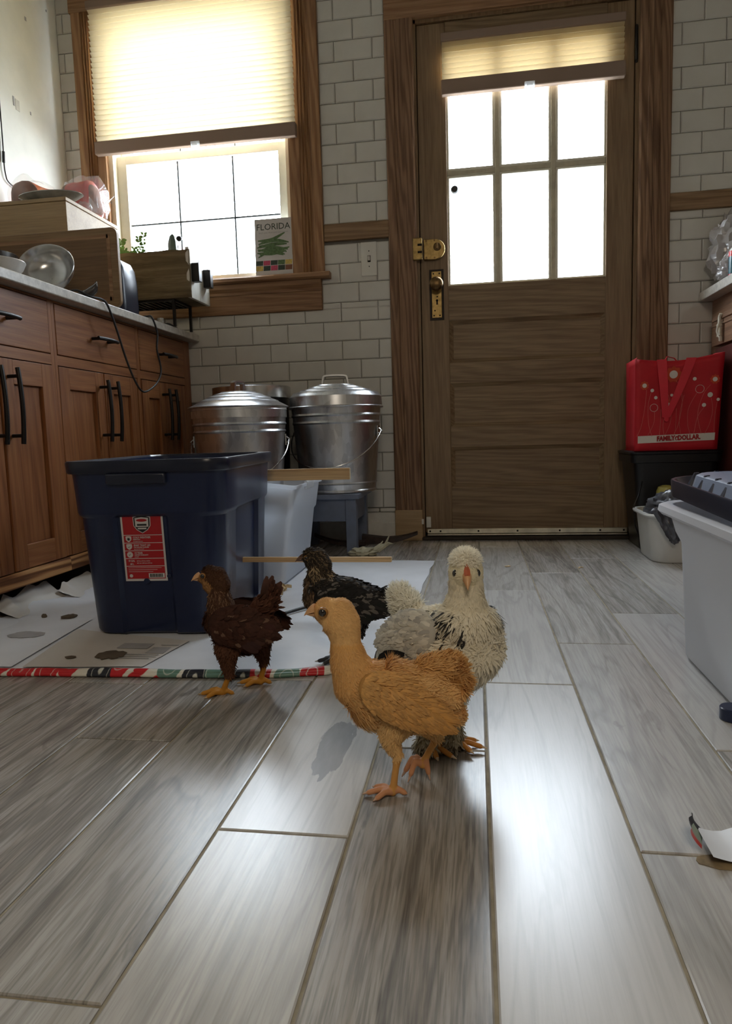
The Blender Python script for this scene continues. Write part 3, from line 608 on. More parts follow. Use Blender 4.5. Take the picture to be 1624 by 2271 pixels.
for i, (y0, y1, dr, doors) in enumerate(((1.395, 1.9105, (1.425, 1.892), [(1.425, 1.655, 1), (1.665, 1.896, 0)]),
                                        (1.9105, 2.4285, (1.927, 2.416), [(1.928, 2.180, 1), (2.188, 2.412, 0)]),
                                        (2.4285, 2.905, (2.444, 2.842), [(2.452, 2.645, 1), (2.650, 2.842, 0)]))):
    r = empty('base_cabinet', (-1.45, (y0+y1)/2, 0), LBL[i], 'cabinet', 'base cabinets under the left counter')
    q = MB(); q.box(XL+.004, CX-.02, y0+.0006, y1-.0006, .115, .866, 0)            # carcass
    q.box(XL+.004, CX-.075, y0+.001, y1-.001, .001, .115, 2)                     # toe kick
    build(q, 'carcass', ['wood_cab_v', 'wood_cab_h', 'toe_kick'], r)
    q = MB(); ff = CX-.0005
    q.box(CX-.02, ff, y0+.0004, dr[0]-.0025, .115, .866, 0); q.box(CX-.02, ff, dr[1]+.0025, y1-.0004, .115, .866, 0)
    q.box(CX-.02, ff-.0003, dr[0]-.0025, dr[1]+.0025, .8605, .866, 1); q.box(CX-.02, ff-.0003, dr[0]-.0025, dr[1]+.0025, .680, .709, 1)
    build(q, 'face_frame', ['wood_cab_v', 'wood_cab_h'], r)
    q = MB(); q.prism([(CX-.02, y0+.0003, .070), (CX+.004, y0+.0003, .070), (CX+.004, y0+.0003, .100), (CX+.001, y0+.0003, .110), (CX-.02, y0+.0003, .110)], (0, y1-y0-.0006, 0)); build(q, 'base_rail', 'wood_pine_rail' if 'wood_pine_rail' in MATS else 'wood_cab_h', r)
    q = MB(); q.box(CX-.018, CX+.001, dr[0], dr[1], .7115, .858); d_ = build(q, 'drawer', 'wood_cab_h', r, bevel=.0015)
    mid = (dr[0]+dr[1])/2; q = MB(); arch_bar(q, (CX+.001, mid-.048, .782), (CX+.001, mid+.048, .782), (1, 0, 0), .008, .0062); build(q, 'handle', 'black_iron', d_, smooth=50)
    for (a, b_, side) in doors:
        q = MB(); fpanel(q, a, b_, .113, .677, .052); d_ = build(q, 'door', ['wood_cab_v', 'wood_cab_h'], r, bevel=.0012)
        hy = (b_-.028) if side else (a+.028)
        q = MB(); arch_bar(q, (CX+.0006, hy, .630), (CX+.0006, hy, .474), (1, 0, 0), .006, .0062); build(q, 'handle', 'black_iron', d_, smooth=50)
q = MB(); q.box(XL+.003, -1.165, 1.35, D-.012, .8675, .895); q2 = q
ct = tag(build(q2, 'countertop', 'quartz', bevel=.003, origin=(-1.45, 2.1, .867)), 'speckled pale stone worktop along the left wall', 'worktop')

# ---- things on the left counter
ZT = .8955
q = MB(); cb = rrect(.62, .256, .022, 5); q.M = None
q.prism([(-1.465+x, 2.238, ZT+.1285+z) for x, z in cb], (0, -.019, 0))
bo = empty('cutting_board', (-1.465, 2.23, ZT), 'large wooden cutting board with juice groove standing upright on the counter', 'cutting board')
build(q, 'board', 'wood_pale_board' if 'wood_pale_board' in MATS else 'wood_board', bo, bevel=.003)
q = MB(); w_, h_ = .56, .20
for (dx, dz, sx, sz) in ((0, .5*h_, w_, .012), (0, -.5*h_, w_, .012), (-.5*w_, 0, .012, h_+.012), (.5*w_, 0, .012, h_+.012)): q.box(-1.465+dx-sx/2, -1.465+dx+sx/2, 2.2182, 2.2192, ZT+.128+dz-sz/2, ZT+.128+dz+sz/2)
build(q, 'juice_groove', 'wood_casing_h', bo)
q = MB(); q.box(-1.465-.274, -1.465+.274, 2.2186, 2.2194, ZT+.034, ZT+.222); build(q, 'worn_field', 'wood_board', bo, label='darker worn middle of the board')
# bread box (pale wooden box) behind the board
r = empty('bread_box', (-1.53, 2.48, ZT), 'pale wooden box behind the cutting board, sunlit on its end', 'box')
q = MB(); q.box(-1.70, -1.352, 2.262, 2.61, ZT, 1.262); build(q, 'box_body', 'wood_pale', r, bevel=.002)
q = MB(); q.box(-1.702, -1.350, 2.260, 2.612, 1.2625, 1.276); build(q, 'lid', 'wood_pale', r, bevel=.002)
# oval platter, bread bags on the box
zb = 1.2765
r = tag(build((lambda q_: (setattr(q_, 'v', [(x, 2.328+(y-2.40)*.52, z) for x, y, z in q_.v]), q_)[1])(MB().lathe([(.001, .001), (.055, .001), (.095, .014), (.118, .026), (.116, .029), (.094, .018), (.055, .006), (.001, .006)], (-1.445, 2.40, zb), 36)), 'platter', 'glassy_grey', smooth=40, origin=(-1.445, 2.328, zb)), 'grey oval platter lying on the wooden box', 'plate')
def loaf(name, label, c, L, w, h, ang, mats):
    r = empty(name, c, label, 'bread'); Rz = rotm(rz=ang)
    def sh(d): return 1+.05*noise.noise(Vector(d)*2.3+Vector(c)*9)
    q = MB(); n = 20; rr = []
    for i in range(15):
        u = i/14; s = .30+.70*min(1, 3.2*math.sin(math.pi*min(max(u, .03), .97))) ; ring = []
        for k in range(n):
            a = 2*math.pi*k/n; ca, sa = math.cos(a), math.sin(a)
            p = Vector(((u-.5)*L, w/2*s*math.copysign(abs(ca)**.6, ca), h/2+h/2*s*math.copysign(abs(sa)**.6, sa)))
            p *= 1+.07*noise.noise(p*22+Vector(c)*7); p.z = max(p.z, .0008); ring.append(Vector(c)+Rz @ p)
        rr.append(ring)
    q.rings(rr); base = len(q.f); 
    for fi in range(base):
        i = fi//n; q.mi[fi] = 0 if i < 3 or i > 12 else (1 if i < 8 else 2)
    build(q, 'loaf', mats, r, smooth=60)
    q = MB(); rr = []                                         # clear film: looser skin with twisted tail
    for i in range(12):
        u = i/11; s = .35+.75*min(1, 3.0*math.sin(math.pi*min(max(u, .04), .96))); ring = []
        for k in range(n):
            a = 2*math.pi*k/n; ca, sa = math.cos(a), math.sin(a)
            p = Vector(((u-.5)*L*1.18+.008, w*.56*s*ca, h/2+h*.60*s*sa)); p *= 1+.16*noise.noise(p*26+Vector(c)*3); p.z = max(p.z, .0005); ring.append(Vector(c)+Rz @ p)
        rr.append(ring)
    q.rings(rr); tl = Vector(c)+Rz @ Vector((L*.60, 0, h*.30))
    fan = [tl+Rz @ Vector((.035+.02*math.sin(k*2.1), (k-3)*.011, (k-3)*.004+.02+.014*math.cos(k*1.7))) for k in range(7)]
    for k in range(6): q.add([tl, fan[k], fan[k+1]], [(0, 1, 2)])
    build(q, 'clear_bag', 'clear_film', r, smooth=60); return r
loaf('bread_bag', 'bread in an orange and red printed bag, back on the wooden box by the wall', (-1.605, 2.475, zb), .14, .115, .125, 80, ['bread_crust', 'bread_orange', 'bread_red'])
loaf('bread_bag', 'red and orange bag of bread with clear crumpled end, beside the window casing', (-1.430, 2.510, zb), .135, .105, .128, -8, ['bread_crust', 'bread_red', 'bread_red'])
q = MB(); q.ell((-1.376, 2.425, zb+.016), (.026, .026, .016), rotm(rz=20), 18, 10, fn=lambda d: 1+.28*noise.noise(d*3.1))
for k in range(7): a = R(-40+k*17); q.add([(-1.37, 2.425, zb+.010), (-1.37+.038*math.cos(a), 2.425+.012*math.sin(k), zb+.014+.036*math.sin(a)), (-1.37+.038*math.cos(a+.29), 2.425+.012*math.sin(k+1), zb+.014+.036*math.sin(a+.29))], [(0, 1, 2)])
tag(build(q, 'plastic_bag', 'clear_film', smooth=50, origin=(-1.376, 2.425, zb)), 'small crumpled clear plastic bag at the end of the wooden box', 'bag')
# bowls
def bowl(name, label, c, R_, dep, mat, Rm, flat=.45):
    pr = [(.001, 0), (R_*flat, 0), (R_*.72, dep*.22), (R_*.9, dep*.58), (R_, dep), (R_*.985, dep+.002), (R_*.955, dep), (R_*.87, dep*.60), (R_*.70, dep*.26), (R_*flat*.95, .004), (.001, .004)]
    return tag(build(MB().lathe(pr, c, 40, Rm), name, mat, smooth=45, origin=c), label, 'bowl')
ax = Vector((.22, -.86, .46)).normalized(); qm = Vector((0, 0, 1)).rotation_difference(ax).to_matrix()
bowl('metal_bowl', 'shiny metal mixing bowl tipped on its side against the cutting board', tuple(Vector((-1.246, 1.958, .966))-ax*.050), .082, .060, 'steel', qm)
bowl('dark_bowl', 'dark glazed bowl standing behind the white bowl', (-1.47, 1.99, ZT), .095, .130, 'bowl_dark', None)
bowl('white_bowl', 'low white bowl at the front edge of the counter', (-1.262, 1.745, ZT), .078, .040, 'bowl_white', None, .5)
# black scoop with a cord
q = MB(); q.M = Matrix.Translation((-1.200, 2.085, ZT)) @ rotm(ry=0, rz=28).to_4x4()
q.rings([[Vector((x, rr_*math.cos(2*math.pi*k/18), z+rr_*.72*math.sin(2*math.pi*k/18))) for k in range(18)] for x, rr_, z in ((-.030, .004, .010), (-.022, .014, .012), (0, .020, .018), (.022, .024, .030), (.034, .0245, .042), (.036, .022, .043), (.020, .018, .032))], True, True, False)
tag(build(q, 'clip_lamp_head', 'bowl_dark', smooth=50, origin=(-1.2, 2.085, ZT)), 'small dark clip lamp head lying on the counter beside the metal bowl', 'lamp')
q = MB(); pts = spline([(-1.226, 2.016, ZT+.012), (-1.205, 2.045, ZT+.022), (-1.18, 2.075, ZT+.008), (-1.1655, 2.115, ZT+.006), (-1.156, 2.135, .884), (-1.154, 2.177, .817), (-1.153, 2.23, .721), (-1.151, 2.284, .649), (-1.150, 2.34, .623), (-1.150, 2.44, .66), (-1.151, 2.485, .713), (-1.152, 2.463, .785), (-1.153, 2.477, .843), (-1.157, 2.450, .896), (-1.178, 2.446, ZT+.006), (-1.24, 2.46, ZT+.005), (-1.29, 2.50, ZT+.005)], 6)
q.tube(pts, .0036, 7); tag(build(q, 'power_cord', 'black_rubber', smooth=60, origin=(-1.2, 2.2, .9)), 'black power cord looping down over the cabinet fronts', 'cord')
# navy appliance
q = MB(); cs_ = rrect(.11, .14, .03, 5)
q.rings([[(-1.232+x*s, 2.345+y*s, ZT+z) for x, y in cs_] for z, s in ((0.0005, .96), (.012, 1), (.11, .98), (.150, .90), (.172, .72), (.180, .45))], True)
tag(build(q, 'kettle', 'navy_rim', smooth=50, origin=(-1.232, 2.345, ZT)), 'dark navy appliance peeking out behind the cutting board', 'kettle')
# wire rack with planter crate
r = empty('wire_rack', (-1.27, 2.74, ZT), 'black wire rack standing on the counter under the planter', 'rack'); zr = .992
for x in (-1.40, -1.16):
    for y in (2.655, 2.815): q = MB(); q.box(x-.005, x+.005, y-.005, y+.005, ZT, zr); build(q, 'leg', 'black_iron', r)
q = MB(); q.box(-1.405, -1.155, 2.650, 2.660, zr, zr+.008); q.box(-1.405, -1.155, 2.810, 2.820, zr, zr+.008); q.box(-1.405, -1.395, 2.66, 2.81, zr, zr+.008); q.box(-1.165, -1.155, 2.66, 2.81, zr, zr+.008); build(q, 'rim', 'black_iron', r)
for x in np.linspace(-1.378, -1.182, 9): q = MB(); q.box(x-.003, x+.003, 2.6602, 2.8098, zr+.001, zr+.007); build(q, 'bar', 'black_iron', r)
zc = zr+.009
r = empty('planter_crate', (-1.24, 2.74, zc), 'weathered wooden planter crate on the black rack at the window', 'planter')
q = MB(); q.grid(lambda u, v: (-1.43+.348*u, 2.648-.004*noise.noise(Vector((u*9, v*3, 1))), zc+.181*v+(.004*noise.noise(Vector((u*6, 2, 0))) if v > .9 else 0)), 24, 8); build(q, 'front_board', 'wood_weathered', r, smooth=60, solid=.012)
q = MB(); q.box(-1.43, -1.098, 2.832, 2.842, zc, zc+.172); build(q, 'back_board', 'wood_weathered', r, bevel=.002)
q = MB(); q.box(-1.43, -1.098, 2.660, 2.831, zc+.0005, zc+.012); build(q, 'bottom_board', 'wood_weathered', r)
q = MB(); q.box(-1.097, -1.083, 2.642, 2.740, zc-.0004, zc+.190); q.box(-1.097, -1.083, 2.742, 2.846, zc-.0004, zc+.178); build(q, 'end_board', 'painted_white', r, bevel=.002, label='end board coloured white for the sunlight on it')  # sunlight on the crate end is put into its white colour
for y in (2.675, 2.795): q = MB(); q.box(-1.0825, -1.052, y-.016, y+.016, zc+.062, zc+.132); build(q, 'cleat', 'black_iron', r, bevel=.002)
q = MB(); q.box(-1.42, -1.10, 2.662, 2.830, zc+.120, zc+.150); build(q, 'soil', 'toe_kick', r)
def leafy(name, label, base, stems, mat, ls):
    r = empty(name, base, label, 'plant'); qs = MB(); n = 0
    for (tx, ty, tz, bend) in stems:
        b = Vector(base); tp = b+Vector((tx, ty, tz)); P = spline([b, b.lerp(tp, .5)+Vector((0, 0, bend)), tp], 5); qs.tube(P, .0016, 5)
        for k in range(2, len(P)):
            for sgn in (-1, 1):
                if random.random() < .8:
                    d = Vector((sgn*random.uniform(.5, 1), random.uniform(-.6, .3), random.uniform(-.1, .7))).normalized(); L = ls*random.uniform(.7, 1.2); c = P[k]
                    w = d.cross(Vector((0, 1, .3))).normalized()*L*.30; q = MB()
                    q.add([c, c+d*L*.35+w, c+d*L*.7+w*.8, c+d*L, c+d*L*.7-w*.8, c+d*L*.35-w, c+d*L*.5+Vector((0, -.002, .002))], [(0, 1, 6), (1, 2, 6), (2, 3, 6), (3, 4, 6), (4, 5, 6), (5, 0, 6)]); build(q, 'leaf', mat, r)
    build(qs, 'stem', mat, r, smooth=60); return r
random.seed(3)
leafy('jade_plant', 'leafy green succulent at the left of the planter crate', (-1.402, 2.74, zc+.15), [(-.01, -.02, .085, .01), (.025, -.03, .06, .01), (-.005, .0, .11, .0), (.045, -.03, .045, .015)], 'leaf_green', .022)
leafy('trailing_plant', 'thin sprig of light green leaves rising from the planter crate', (-1.318, 2.74, zc+.15), [(-.012, 0, .112, .01), (-.035, 0, .075, .01), (.01, 0, .125, -.005)], 'leaf_green', .018)
q = MB(); n = 12; rr = []
for z, s in ((0, .016), (.05, .018), (.085, .0165), (.11, .010), (.118, .003)): rr.append([(-1.187+s*(1+.12*(k % 2))*math.cos(2*math.pi*k/n), 2.74+s*(1+.12*(k % 2))*math.sin(2*math.pi*k/n), zc+.1505+z) for k in range(n)])
q.rings(rr); tag(build(q, 'cactus', 'cactus_green', smooth=30, origin=(-1.187, 2.74, zc+.15)), 'single upright ribbed cactus in the planter crate', 'plant')
q = MB(); q.tube(spline([(-1.166, 2.74, zc+.1505), (-1.166, 2.738, zc+.21), (-1.158, 2.735, zc+.245)], 5), .0014, 5); q.ell((-1.157, 2.735, zc+.248), (.012, .012, .011), None, 12, 8, fn=lambda d: 1+.3*math.sin(6*math.atan2(d.y, d.x)))
tag(build(q, 'dried_flower', 'black_iron', smooth=40, origin=(-1.166, 2.74, zc+.15)), 'small dark flower head on a thin stem beside the cactus', 'flower')
for (x, y, s, lb) in ((-1.245, 2.60, 1, 'taller small glass jar under the wire rack'), (-1.205, 2.625, .8, 'shorter small glass jar under the wire rack')):
    q = MB(); q.lathe([(.001, .0003), (.016*s, .0003), (.017*s, .003), (.017*s, .022*s), (.014*s, .027*s), (.0155*s, .028*s), (.0155*s, .036*s), (.001, .037*s)], (x, y, ZT), 20); tag(build(q, 'glass_jar', 'glassy_grey', smooth=40, origin=(x, y, ZT)), lb, 'jar')
q = MB(); q.tube(spline([(-1.235, 2.672, ZT+.005), (-1.20, 2.675, ZT+.014), (-1.185, 2.70, ZT+.006), (-1.192, 2.74, ZT+.005), (-1.225, 2.75, ZT+.005)], 5), .0045, 7); tag(build(q, 'coiled_cable', 'black_rubber', smooth=60, origin=(-1.2, 2.7, ZT)), 'short black coiled cable under the wire rack', 'cord')
# book on the window stool
r = empty('garden_book', (-.815, D-.02, 1.1195), 'white gardening book titled FLORIDA with green beans, leaning at the window', 'book')
b0, b1, bz0, bz1 = -.897, -.737, 1.1197, 1.352
lean = .012
Mb = frame((0, 0, 0), (1, 0, 0), (0, lean/.232, 1))
def bk(x, z, off=0): return Vector((x, D-.024+lean*(z-bz0)/.232-off, z))
q = MB(); q.rings([[bk(b0, bz0, o), bk(b1, bz0, o), bk(b1, bz1, o), bk(b0, bz1, o)] for o in (.0, .0012)]); build(q, 'cover', 'label_white', r)
q = MB(); q.rings([[bk(b0+.002, bz0+.002, o), bk(b1-.002, bz0+.002, o), bk(b1-.002, bz1-.002, o), bk(b0+.002, bz1-.002, o)] for o in (-.014, -.0002)]); build(q, 'pages', 'paper_white', r)
text('title', 'FLORIDA', .036, 'print_dark', frame(bk(-.817, 1.318, .0016), (1, 0, 0), (0, lean/.232, 1)), r, 0.0, 1.0)
text('subtitle', 'FRUIT AND VEGETABLE GARDENING', .0075, 'paper_ink', frame(bk(-.817, 1.295, .0016), (1, 0, 0), (0, lean/.232, 1)), r)
random.seed(5)
for (xa, za, xb, zb_, bend) in ((-.884, 1.264, -.768, 1.292, -.012), (-.882, 1.250, -.752, 1.252, .012), (-.888, 1.236, -.760, 1.246, .006), (-.886, 1.228, -.750, 1.232, -.010), (-.880, 1.244, -.762, 1.214, .008), (-.884, 1.222, -.756, 1.224, .010), (-.884, 1.196, -.770, 1.204, .022), (-.878, 1.208, -.776, 1.202, .012), (-.888, 1.214, -.764, 1.218, -.006)):
    P = spline([(xa, 0, za), ((xa+xb)/2, 0, (za+zb_)/2+bend), (xb, 0, zb_)], 6); q = MB(); top = []; bot = []
    for i, p in enumerate(P):
        w = .0072*math.sin(math.pi*min(max(i/(len(P)-1), .06), .94))**.6; top.append(bk(p.x, p.z+w, .0016+.0001*random.random())); bot.append(bk(p.x, p.z-w, .0016))
    q.poly(top+bot[::-1]); build(q, 'printed_bean', 'print_bean', r, fix=False)
for row, (za, zb_) in enumerate(((1.163, 1.182), (1.141, 1.161))):
    for k, mt in enumerate((('print_dark', 'print_pink', 'print_dark', 'print_bean', 'print_yellow'), ('print_yellow', 'print_dark', 'print_pink', 'print_dark', 'bread_crust'))[row]):
        xa = b0+.003+.0312*k; q = MB(); q.poly([bk(xa, za, .0016), bk(xa+.029, za, .0016), bk(xa+.0305, zb_, .0016), bk(xa+.001, zb_, .0016)]); build(q, 'printed_photo', mt, r, fix=False)
q = MB(); q.prism([(-.728, D-.020, 1.1197), (-.712, D-.020, 1.1197), (-.722, D-.020, 1.275), (-.727, D-.020, 1.275)], (0, .006, 0)); tag(build(q, 'folded_paper', 'paper_white', origin=(-.72, D-.018, 1.1197)), 'narrow strip of white paper standing beside the book', 'paper')
# hanging wire on the left wall
q = MB(); q.tube(spline([(XL+.006, 2.49, 2.3), (XL+.006, 2.488, 1.626), (XL+.008, 2.482, 1.50), (XL+.008, 2.486, 1.455), (XL+.008, 2.50, 1.432), (XL+.008, 2.566, 1.415), (XL+.008, 2.68, 1.36), (XL+.01, 2.82, 1.30)], 5), .0024, 6); q.tube([(XL+.008, 2.4805, 1.495), (XL+.008, 2.484, 1.535)], .005, 8)
tag(build(q, 'wall_wire', 'black_rubber', smooth=60, origin=(XL+.006, 2.5, 1.4)), 'thin black wire hanging down the plaster wall', 'cord')

# ================================================================== right cabinet and counter
r = empty('side_cabinet', (1.2, 2.3, 0), 'wooden cabinet along the right wall, only its end in view', 'cabinet')
q = MB(); q.box(.905, XR-.004, 1.75, D-.012, .001, .918); build(q, 'carcass', 'wood_cabinet_right', r)
q = MB(); q.box(.880, .9045, 2.30, 2.826, .738, .846); q.box(.876, .8798, 2.302, 2.824, .826, .836); q.box(.877, .8798, 2.302, 2.824, .806, .812); dw = build(q, 'drawer', 'wood_cabinet_right', r, bevel=.002)
q = MB(); q.tube([(.868+.004*math.cos(a), 2.712+.008*math.sin(a*2), .842-.012*k) for k, a in enumerate(np.linspace(0, 6, 9))], .006, 7); q.ell((.868, 2.712, .800), (.010, .012, .010), None, 10, 8); q.tube([(.868, 2.708, .795), (.867, 2.702, .765)], .005, 6); q.tube([(.868, 2.716, .795), (.867, 2.722, .762)], .005, 6); q.tube([(.879, 2.712, .810), (.868, 2.712, .810)], .004, 6)
build(q, 'rope_pull', 'rope_white', dw, smooth=60, label='knotted white rope pull')
q = MB(); q.box(.884, .9045, 2.30, 2.80, .10, .728); build(q, 'door', 'cabinet_red', r, bevel=.002)
q = MB(); q.box(.855, XR-.004, 1.75, D-.012, .9185, .951)
tag(build(q, 'countertop', 'quartz', bevel=.002, origin=(1.2, 2.3, .918)), 'pale stone worktop on the right with plastic bags on it', 'worktop')
def crumple(name, label, c, rad, mat, seed, cat, sq=.5, rot=0):
    q = MB(); sd = Vector((seed, seed*1.7, -seed))
    def fn(d): return 1+.34*noise.noise(d*1.6+sd)-sq*abs(noise.noise(d*3.4+sd))+.16*noise.noise(d*8+sd)
    q.ell((c[0], c[1], c[2]+rad[2]*.9), rad, rotm(rz=rot), 40, 26, fn=fn); q.v = [(x, y, max(z, c[2]+.0005)) for x, y, z in q.v]
    return tag(build(q, name, mat, smooth=32, origin=c), label, cat)
crumple('plastic_bag', 'tall crumpled translucent bag heaped on the right counter', (.955, 2.835, .9515), (.100, .075, .150), 'bag_film', 2.3, 'bag', .45, 0)
crumple('plastic_bag', 'lower crumpled bag at the front edge of the right counter', (.905, 2.715, .9515), (.046, .040, .048), 'bag_film', 5.1, 'bag', .45, 10)
r = empty('spray_can', (.888, 2.625, .9515), 'teal and red can on the right counter at the photo edge', 'can')
q = MB(); q.lathe([(.001, 0), (.022, 0), (.0225, .003), (.0225, .066)], (.888, 2.625, .9515), 24); build(q, 'can_body', 'bottle_teal', r, smooth=40)
q = MB(); q.lathe([(.0228, .066), (.0228, .084), (.0225, .084)], (.888, 2.625, .9515), 24); q.lathe([(.0227, .002), (.0229, .002), (.0229, .008), (.0227, .008)], (.888, 2.625, .9515), 24); build(q, 'red_band', 'bottle_red', r, smooth=40)
q = MB(); q.lathe([(.0222, .084), (.020, .090), (.013, .098), (.012, .112), (.001, .113)], (.888, 2.625, .9515), 24); build(q, 'cap', 'tub_white', r, smooth=40)
# ================================================================== floor: wrapping paper and sheets
def sheet(name, pts_fn, nu, nv, mat, label=None, cat=None, parent=None, origin=None, solid=.0004, mats=None, mif=None):
    q = MB(); q.grid(pts_fn, nu, nv, 0, mif); o = build(q, name, mats or mat, parent, smooth=60, origin=origin, fix=False); return tag(o, label, cat) if label else o
PA, PB, PC, PD = Vector((-1.20, 1.205, 0)), Vector((-.170, 1.385, 0)), Vector((-.146, 2.42, 0)), Vector((-1.20, 2.44, 0))
wp = empty('wrapping_paper', (-.65, 1.8, 0), 'large sheet of wrapping paper spread white side up under the blue tote', 'paper')
EDGE = [(-1.20, 1.212), (-.935, 1.208), (-.60, 1.222), (-.38, 1.235), (-.277, 1.261), (-.178, 1.372)]
def edge_y(x):
    for (a, b_) in zip(EDGE, EDGE[1:]):
        if x <= b_[0]: return a[1]+(b_[1]-a[1])*(x-a[0])/(b_[0]-a[0])
    return EDGE[-1][1]
def pf(u, v):
    x = -1.215+u*(1.037+.034*v); y = edge_y(min(x, -.178))*(1-v)+v*2.425; n1 = noise.noise(Vector((x*5, y*5, 0))); n2 = noise.noise(Vector((x*14, y*4, 3)))
    z = .0026+.0022*max(0, n1)+.0010*n2
    z += .022*max(0, (-1.06-x)/.15)**2*(.5+.8*noise.noise(Vector((0, y*9, 5))))           # lifts towards the cabinet
    x += .006*noise.noise(Vector((y*9, 2, 0)))*(u > .98)
    y += .012*noise.noise(Vector((x*7, 8, 0)))*(v > .98)
    return (x, y, max(z, .0012))
sheet('sheet', pf, 90, 70, 'paper_white', parent=wp)
# rolled near edge showing the print, two soft folds
q = MB(); X = np.linspace(-1.20, -.25, 60)
for (rad, dy, zz) in ((.0068, -.004, .0072), (.0046, -.012, .0050)):
    rr = []
    for x in X: 
        w = 1+.45*noise.noise(Vector((x*13, rad*400, 0))); cy = edge_y(x)+dy+.003*noise.noise(Vector((x*8, 1, rad*100)))
        rr.append([(x, cy+rad*w*1.5*math.cos(a), zz+rad*w*math.sin(a)) for a in np.linspace(0, 2*math.pi, 13)[:-1]])
    q.rings(rr)
build(q, 'rolled_edge', 'wrap_print', wp, smooth=60, label='rolled edge printed with citrus slices and berries')
q = MB(); q.grid(lambda u, v: (-.205+.05*u+.012*v, 1.335+.07*u+.01*v, .003+.018*math.sin(v*3.1)), 6, 6); build(q, 'curled_corner', 'wrap_print', wp, smooth=60)
# newspaper leaf and torn holes
def quad(a, b_, c, d, z, n=14, amp=.0016, seed=0):
    a, b_, c, d = map(Vector, (a, b_, c, d))
    def fn(u, v):
        p = (a*(1-u)+b_*u)*(1-v)+(d*(1-u)+c*u)*v; return (p.x, p.y, z+amp*(1+noise.noise(Vector((p.x*8+seed, p.y*8, 0)))))
    return fn
nl = empty('newspaper_leaf', (-.80, 1.34, .006), 'small printed paper leaf with a torn hole lying in front of the blue tote', 'paper')
sheet('leaf_sheet', quad((-.905, 1.232, 0), (-.655, 1.248, 0), (-.632, 1.425, 0), (-.948, 1.50, 0), .0052), 20, 16, 'paper_news', parent=nl)
for (x0, x1, y0, y1) in ((-.77, -.70, 1.36, 1.395), (-.69, -.65, 1.33, 1.37), (-.745, -.655, 1.318, 1.322), (-.745, -.655, 1.306, 1.309), (-.745, -.665, 1.294, 1.297), (-.68, -.64, 1.385, 1.389)):
    q = MB(); q.box(x0, x1, y0, y1, .0080, .0086); build(q, 'printed_block', 'paper_ink', nl)
def hole(pts, z, parent, name='torn_hole'):
    q = MB(); q.prism([(x, y, z) for x, y in pts], (0, 0, .0007)); build(q, name, 'torn_hole', parent)
rh = lambda cx, cy, rx, ry, n, s: [(cx+rx*(1+.30*noise.noise(Vector((s, k*.9, 0))))*math.cos(2*math.pi*k/n), cy+ry*(1+.4*noise.noise(Vector((s+9, k*.9, 0))))*math.sin(2*math.pi*k/n)) for k in range(n)]
hole(rh(-.756, 1.312, .033, .028, 22, 1.3)+[], .0086, nl); hole(rh(-.836, 1.292, .012, .009, 10, 4.1), .0086, nl)
sh2 = empty('loose_sheet', (-1.06, 1.40, .004), 'plain white paper sheet left of the newspaper leaf with a damp patch', 'paper')
sheet('plain_sheet', quad((-1.22, 1.232, 0), (-.93, 1.232, 0), (-.965, 1.60, 0), (-1.19, 1.62, 0), .0050, amp=.0014, seed=3), 16, 14, 'paper_white', parent=sh2)
q = MB(); q.prism([(x, y, .0076) for x, y in rh(-1.045, 1.447, .045, .026, 18, 7.7)], (0, 0, .0004)); build(q, 'damp_patch', 'paper_ink', sh2)
# torn paper lifted along the cabinet toe kick
random.seed(9)
for i, (x, y, w, h, lb) in enumerate(((-1.225, 1.72, .16, .048, 'long torn strip of grey paper curling up at the cabinet toe kick'), (-1.20, 1.93, .13, .038, 'torn paper flap lifted beside the tote near the cabinet'))):
    def fl(u, v, x=x, y=y, w=w, h=h, i=i):
        yy = y+(u-.5)*w*1.6; hh = h*(.55+.45*noise.noise(Vector((u*4+i*3, 1, 0)))+.35*(u > .15)); return (x-.01+.07*(1-v)-.02*u, yy, .0062+hh*v**1.5+.002*noise.noise(Vector((u*8, v*5, i))))
    sheet('torn_paper', fl, 18, 6, 'paper_news', lb, 'paper', origin=(x, y, .005))
for i, (x, y, r_, lb) in enumerate(((-1.03, 1.60, .020, 'dark curled scrap on the paper left of the tote'), (-1.10, 1.60, .007, 'tiny dark crumb on the paper left of the curled scrap'))):
    q = MB(); q.ell((x, y, .0105), (r_, r_*.42, .006), rotm(rz=25), 14, 8, fn=lambda d: 1+.35*noise.noise(d*2+Vector((i*5, 0, 0)))); tag(build(q, 'scrap', 'torn_hole', smooth=40, origin=(x, y, .005)), lb, 'scrap')

# ================================================================== blue storage tote
TW = Matrix.Translation((-.749, 1.704, .0046)) @ rotm(rz=5).to_4x4()
r = empty('storage_tote', (-.749, 1.704, .0046), 'dark blue open plastic storage tote with red product label', 'tote')
def tsec(w, l, rad, nx, ny, dep, off=0):
    # rounded rectangle with a recessed panel centred on every side (nx, ny = half width of panel)
    w -= 2*off; l -= 2*off; out = []
    def arc(cx, cy, a0): return [(cx+rad*math.cos(R(a0+15*k)), cy+rad*math.sin(R(a0+15*k))) for k in range(7)]
    out += [(w/2, -ny-.008), (w/2-dep, -ny), (w/2-dep, 0), (w/2-dep, ny), (w/2, ny+.008)]+arc(w/2-rad, l/2-rad, 0)
    out += [(nx+.008, l/2), (nx, l/2-dep), (0, l/2-dep), (-nx, l/2-dep), (-nx-.008, l/2)]+arc(-w/2+rad, l/2-rad, 90)
    out += [(-w/2, ny+.008), (-w/2+dep, ny), (-w/2+dep, 0), (-w/2+dep, -ny), (-w/2, -ny-.008)]+arc(-w/2+rad, -l/2+rad, 180)
    ox = -.016; out += [(ox-nx-.008, -l/2), (ox-nx, -l/2+dep), (ox, -l/2+dep), (ox+nx, -l/2+dep), (ox+nx+.008, -l/2)]+arc(w/2-rad, -l/2+rad, 270)
    return out
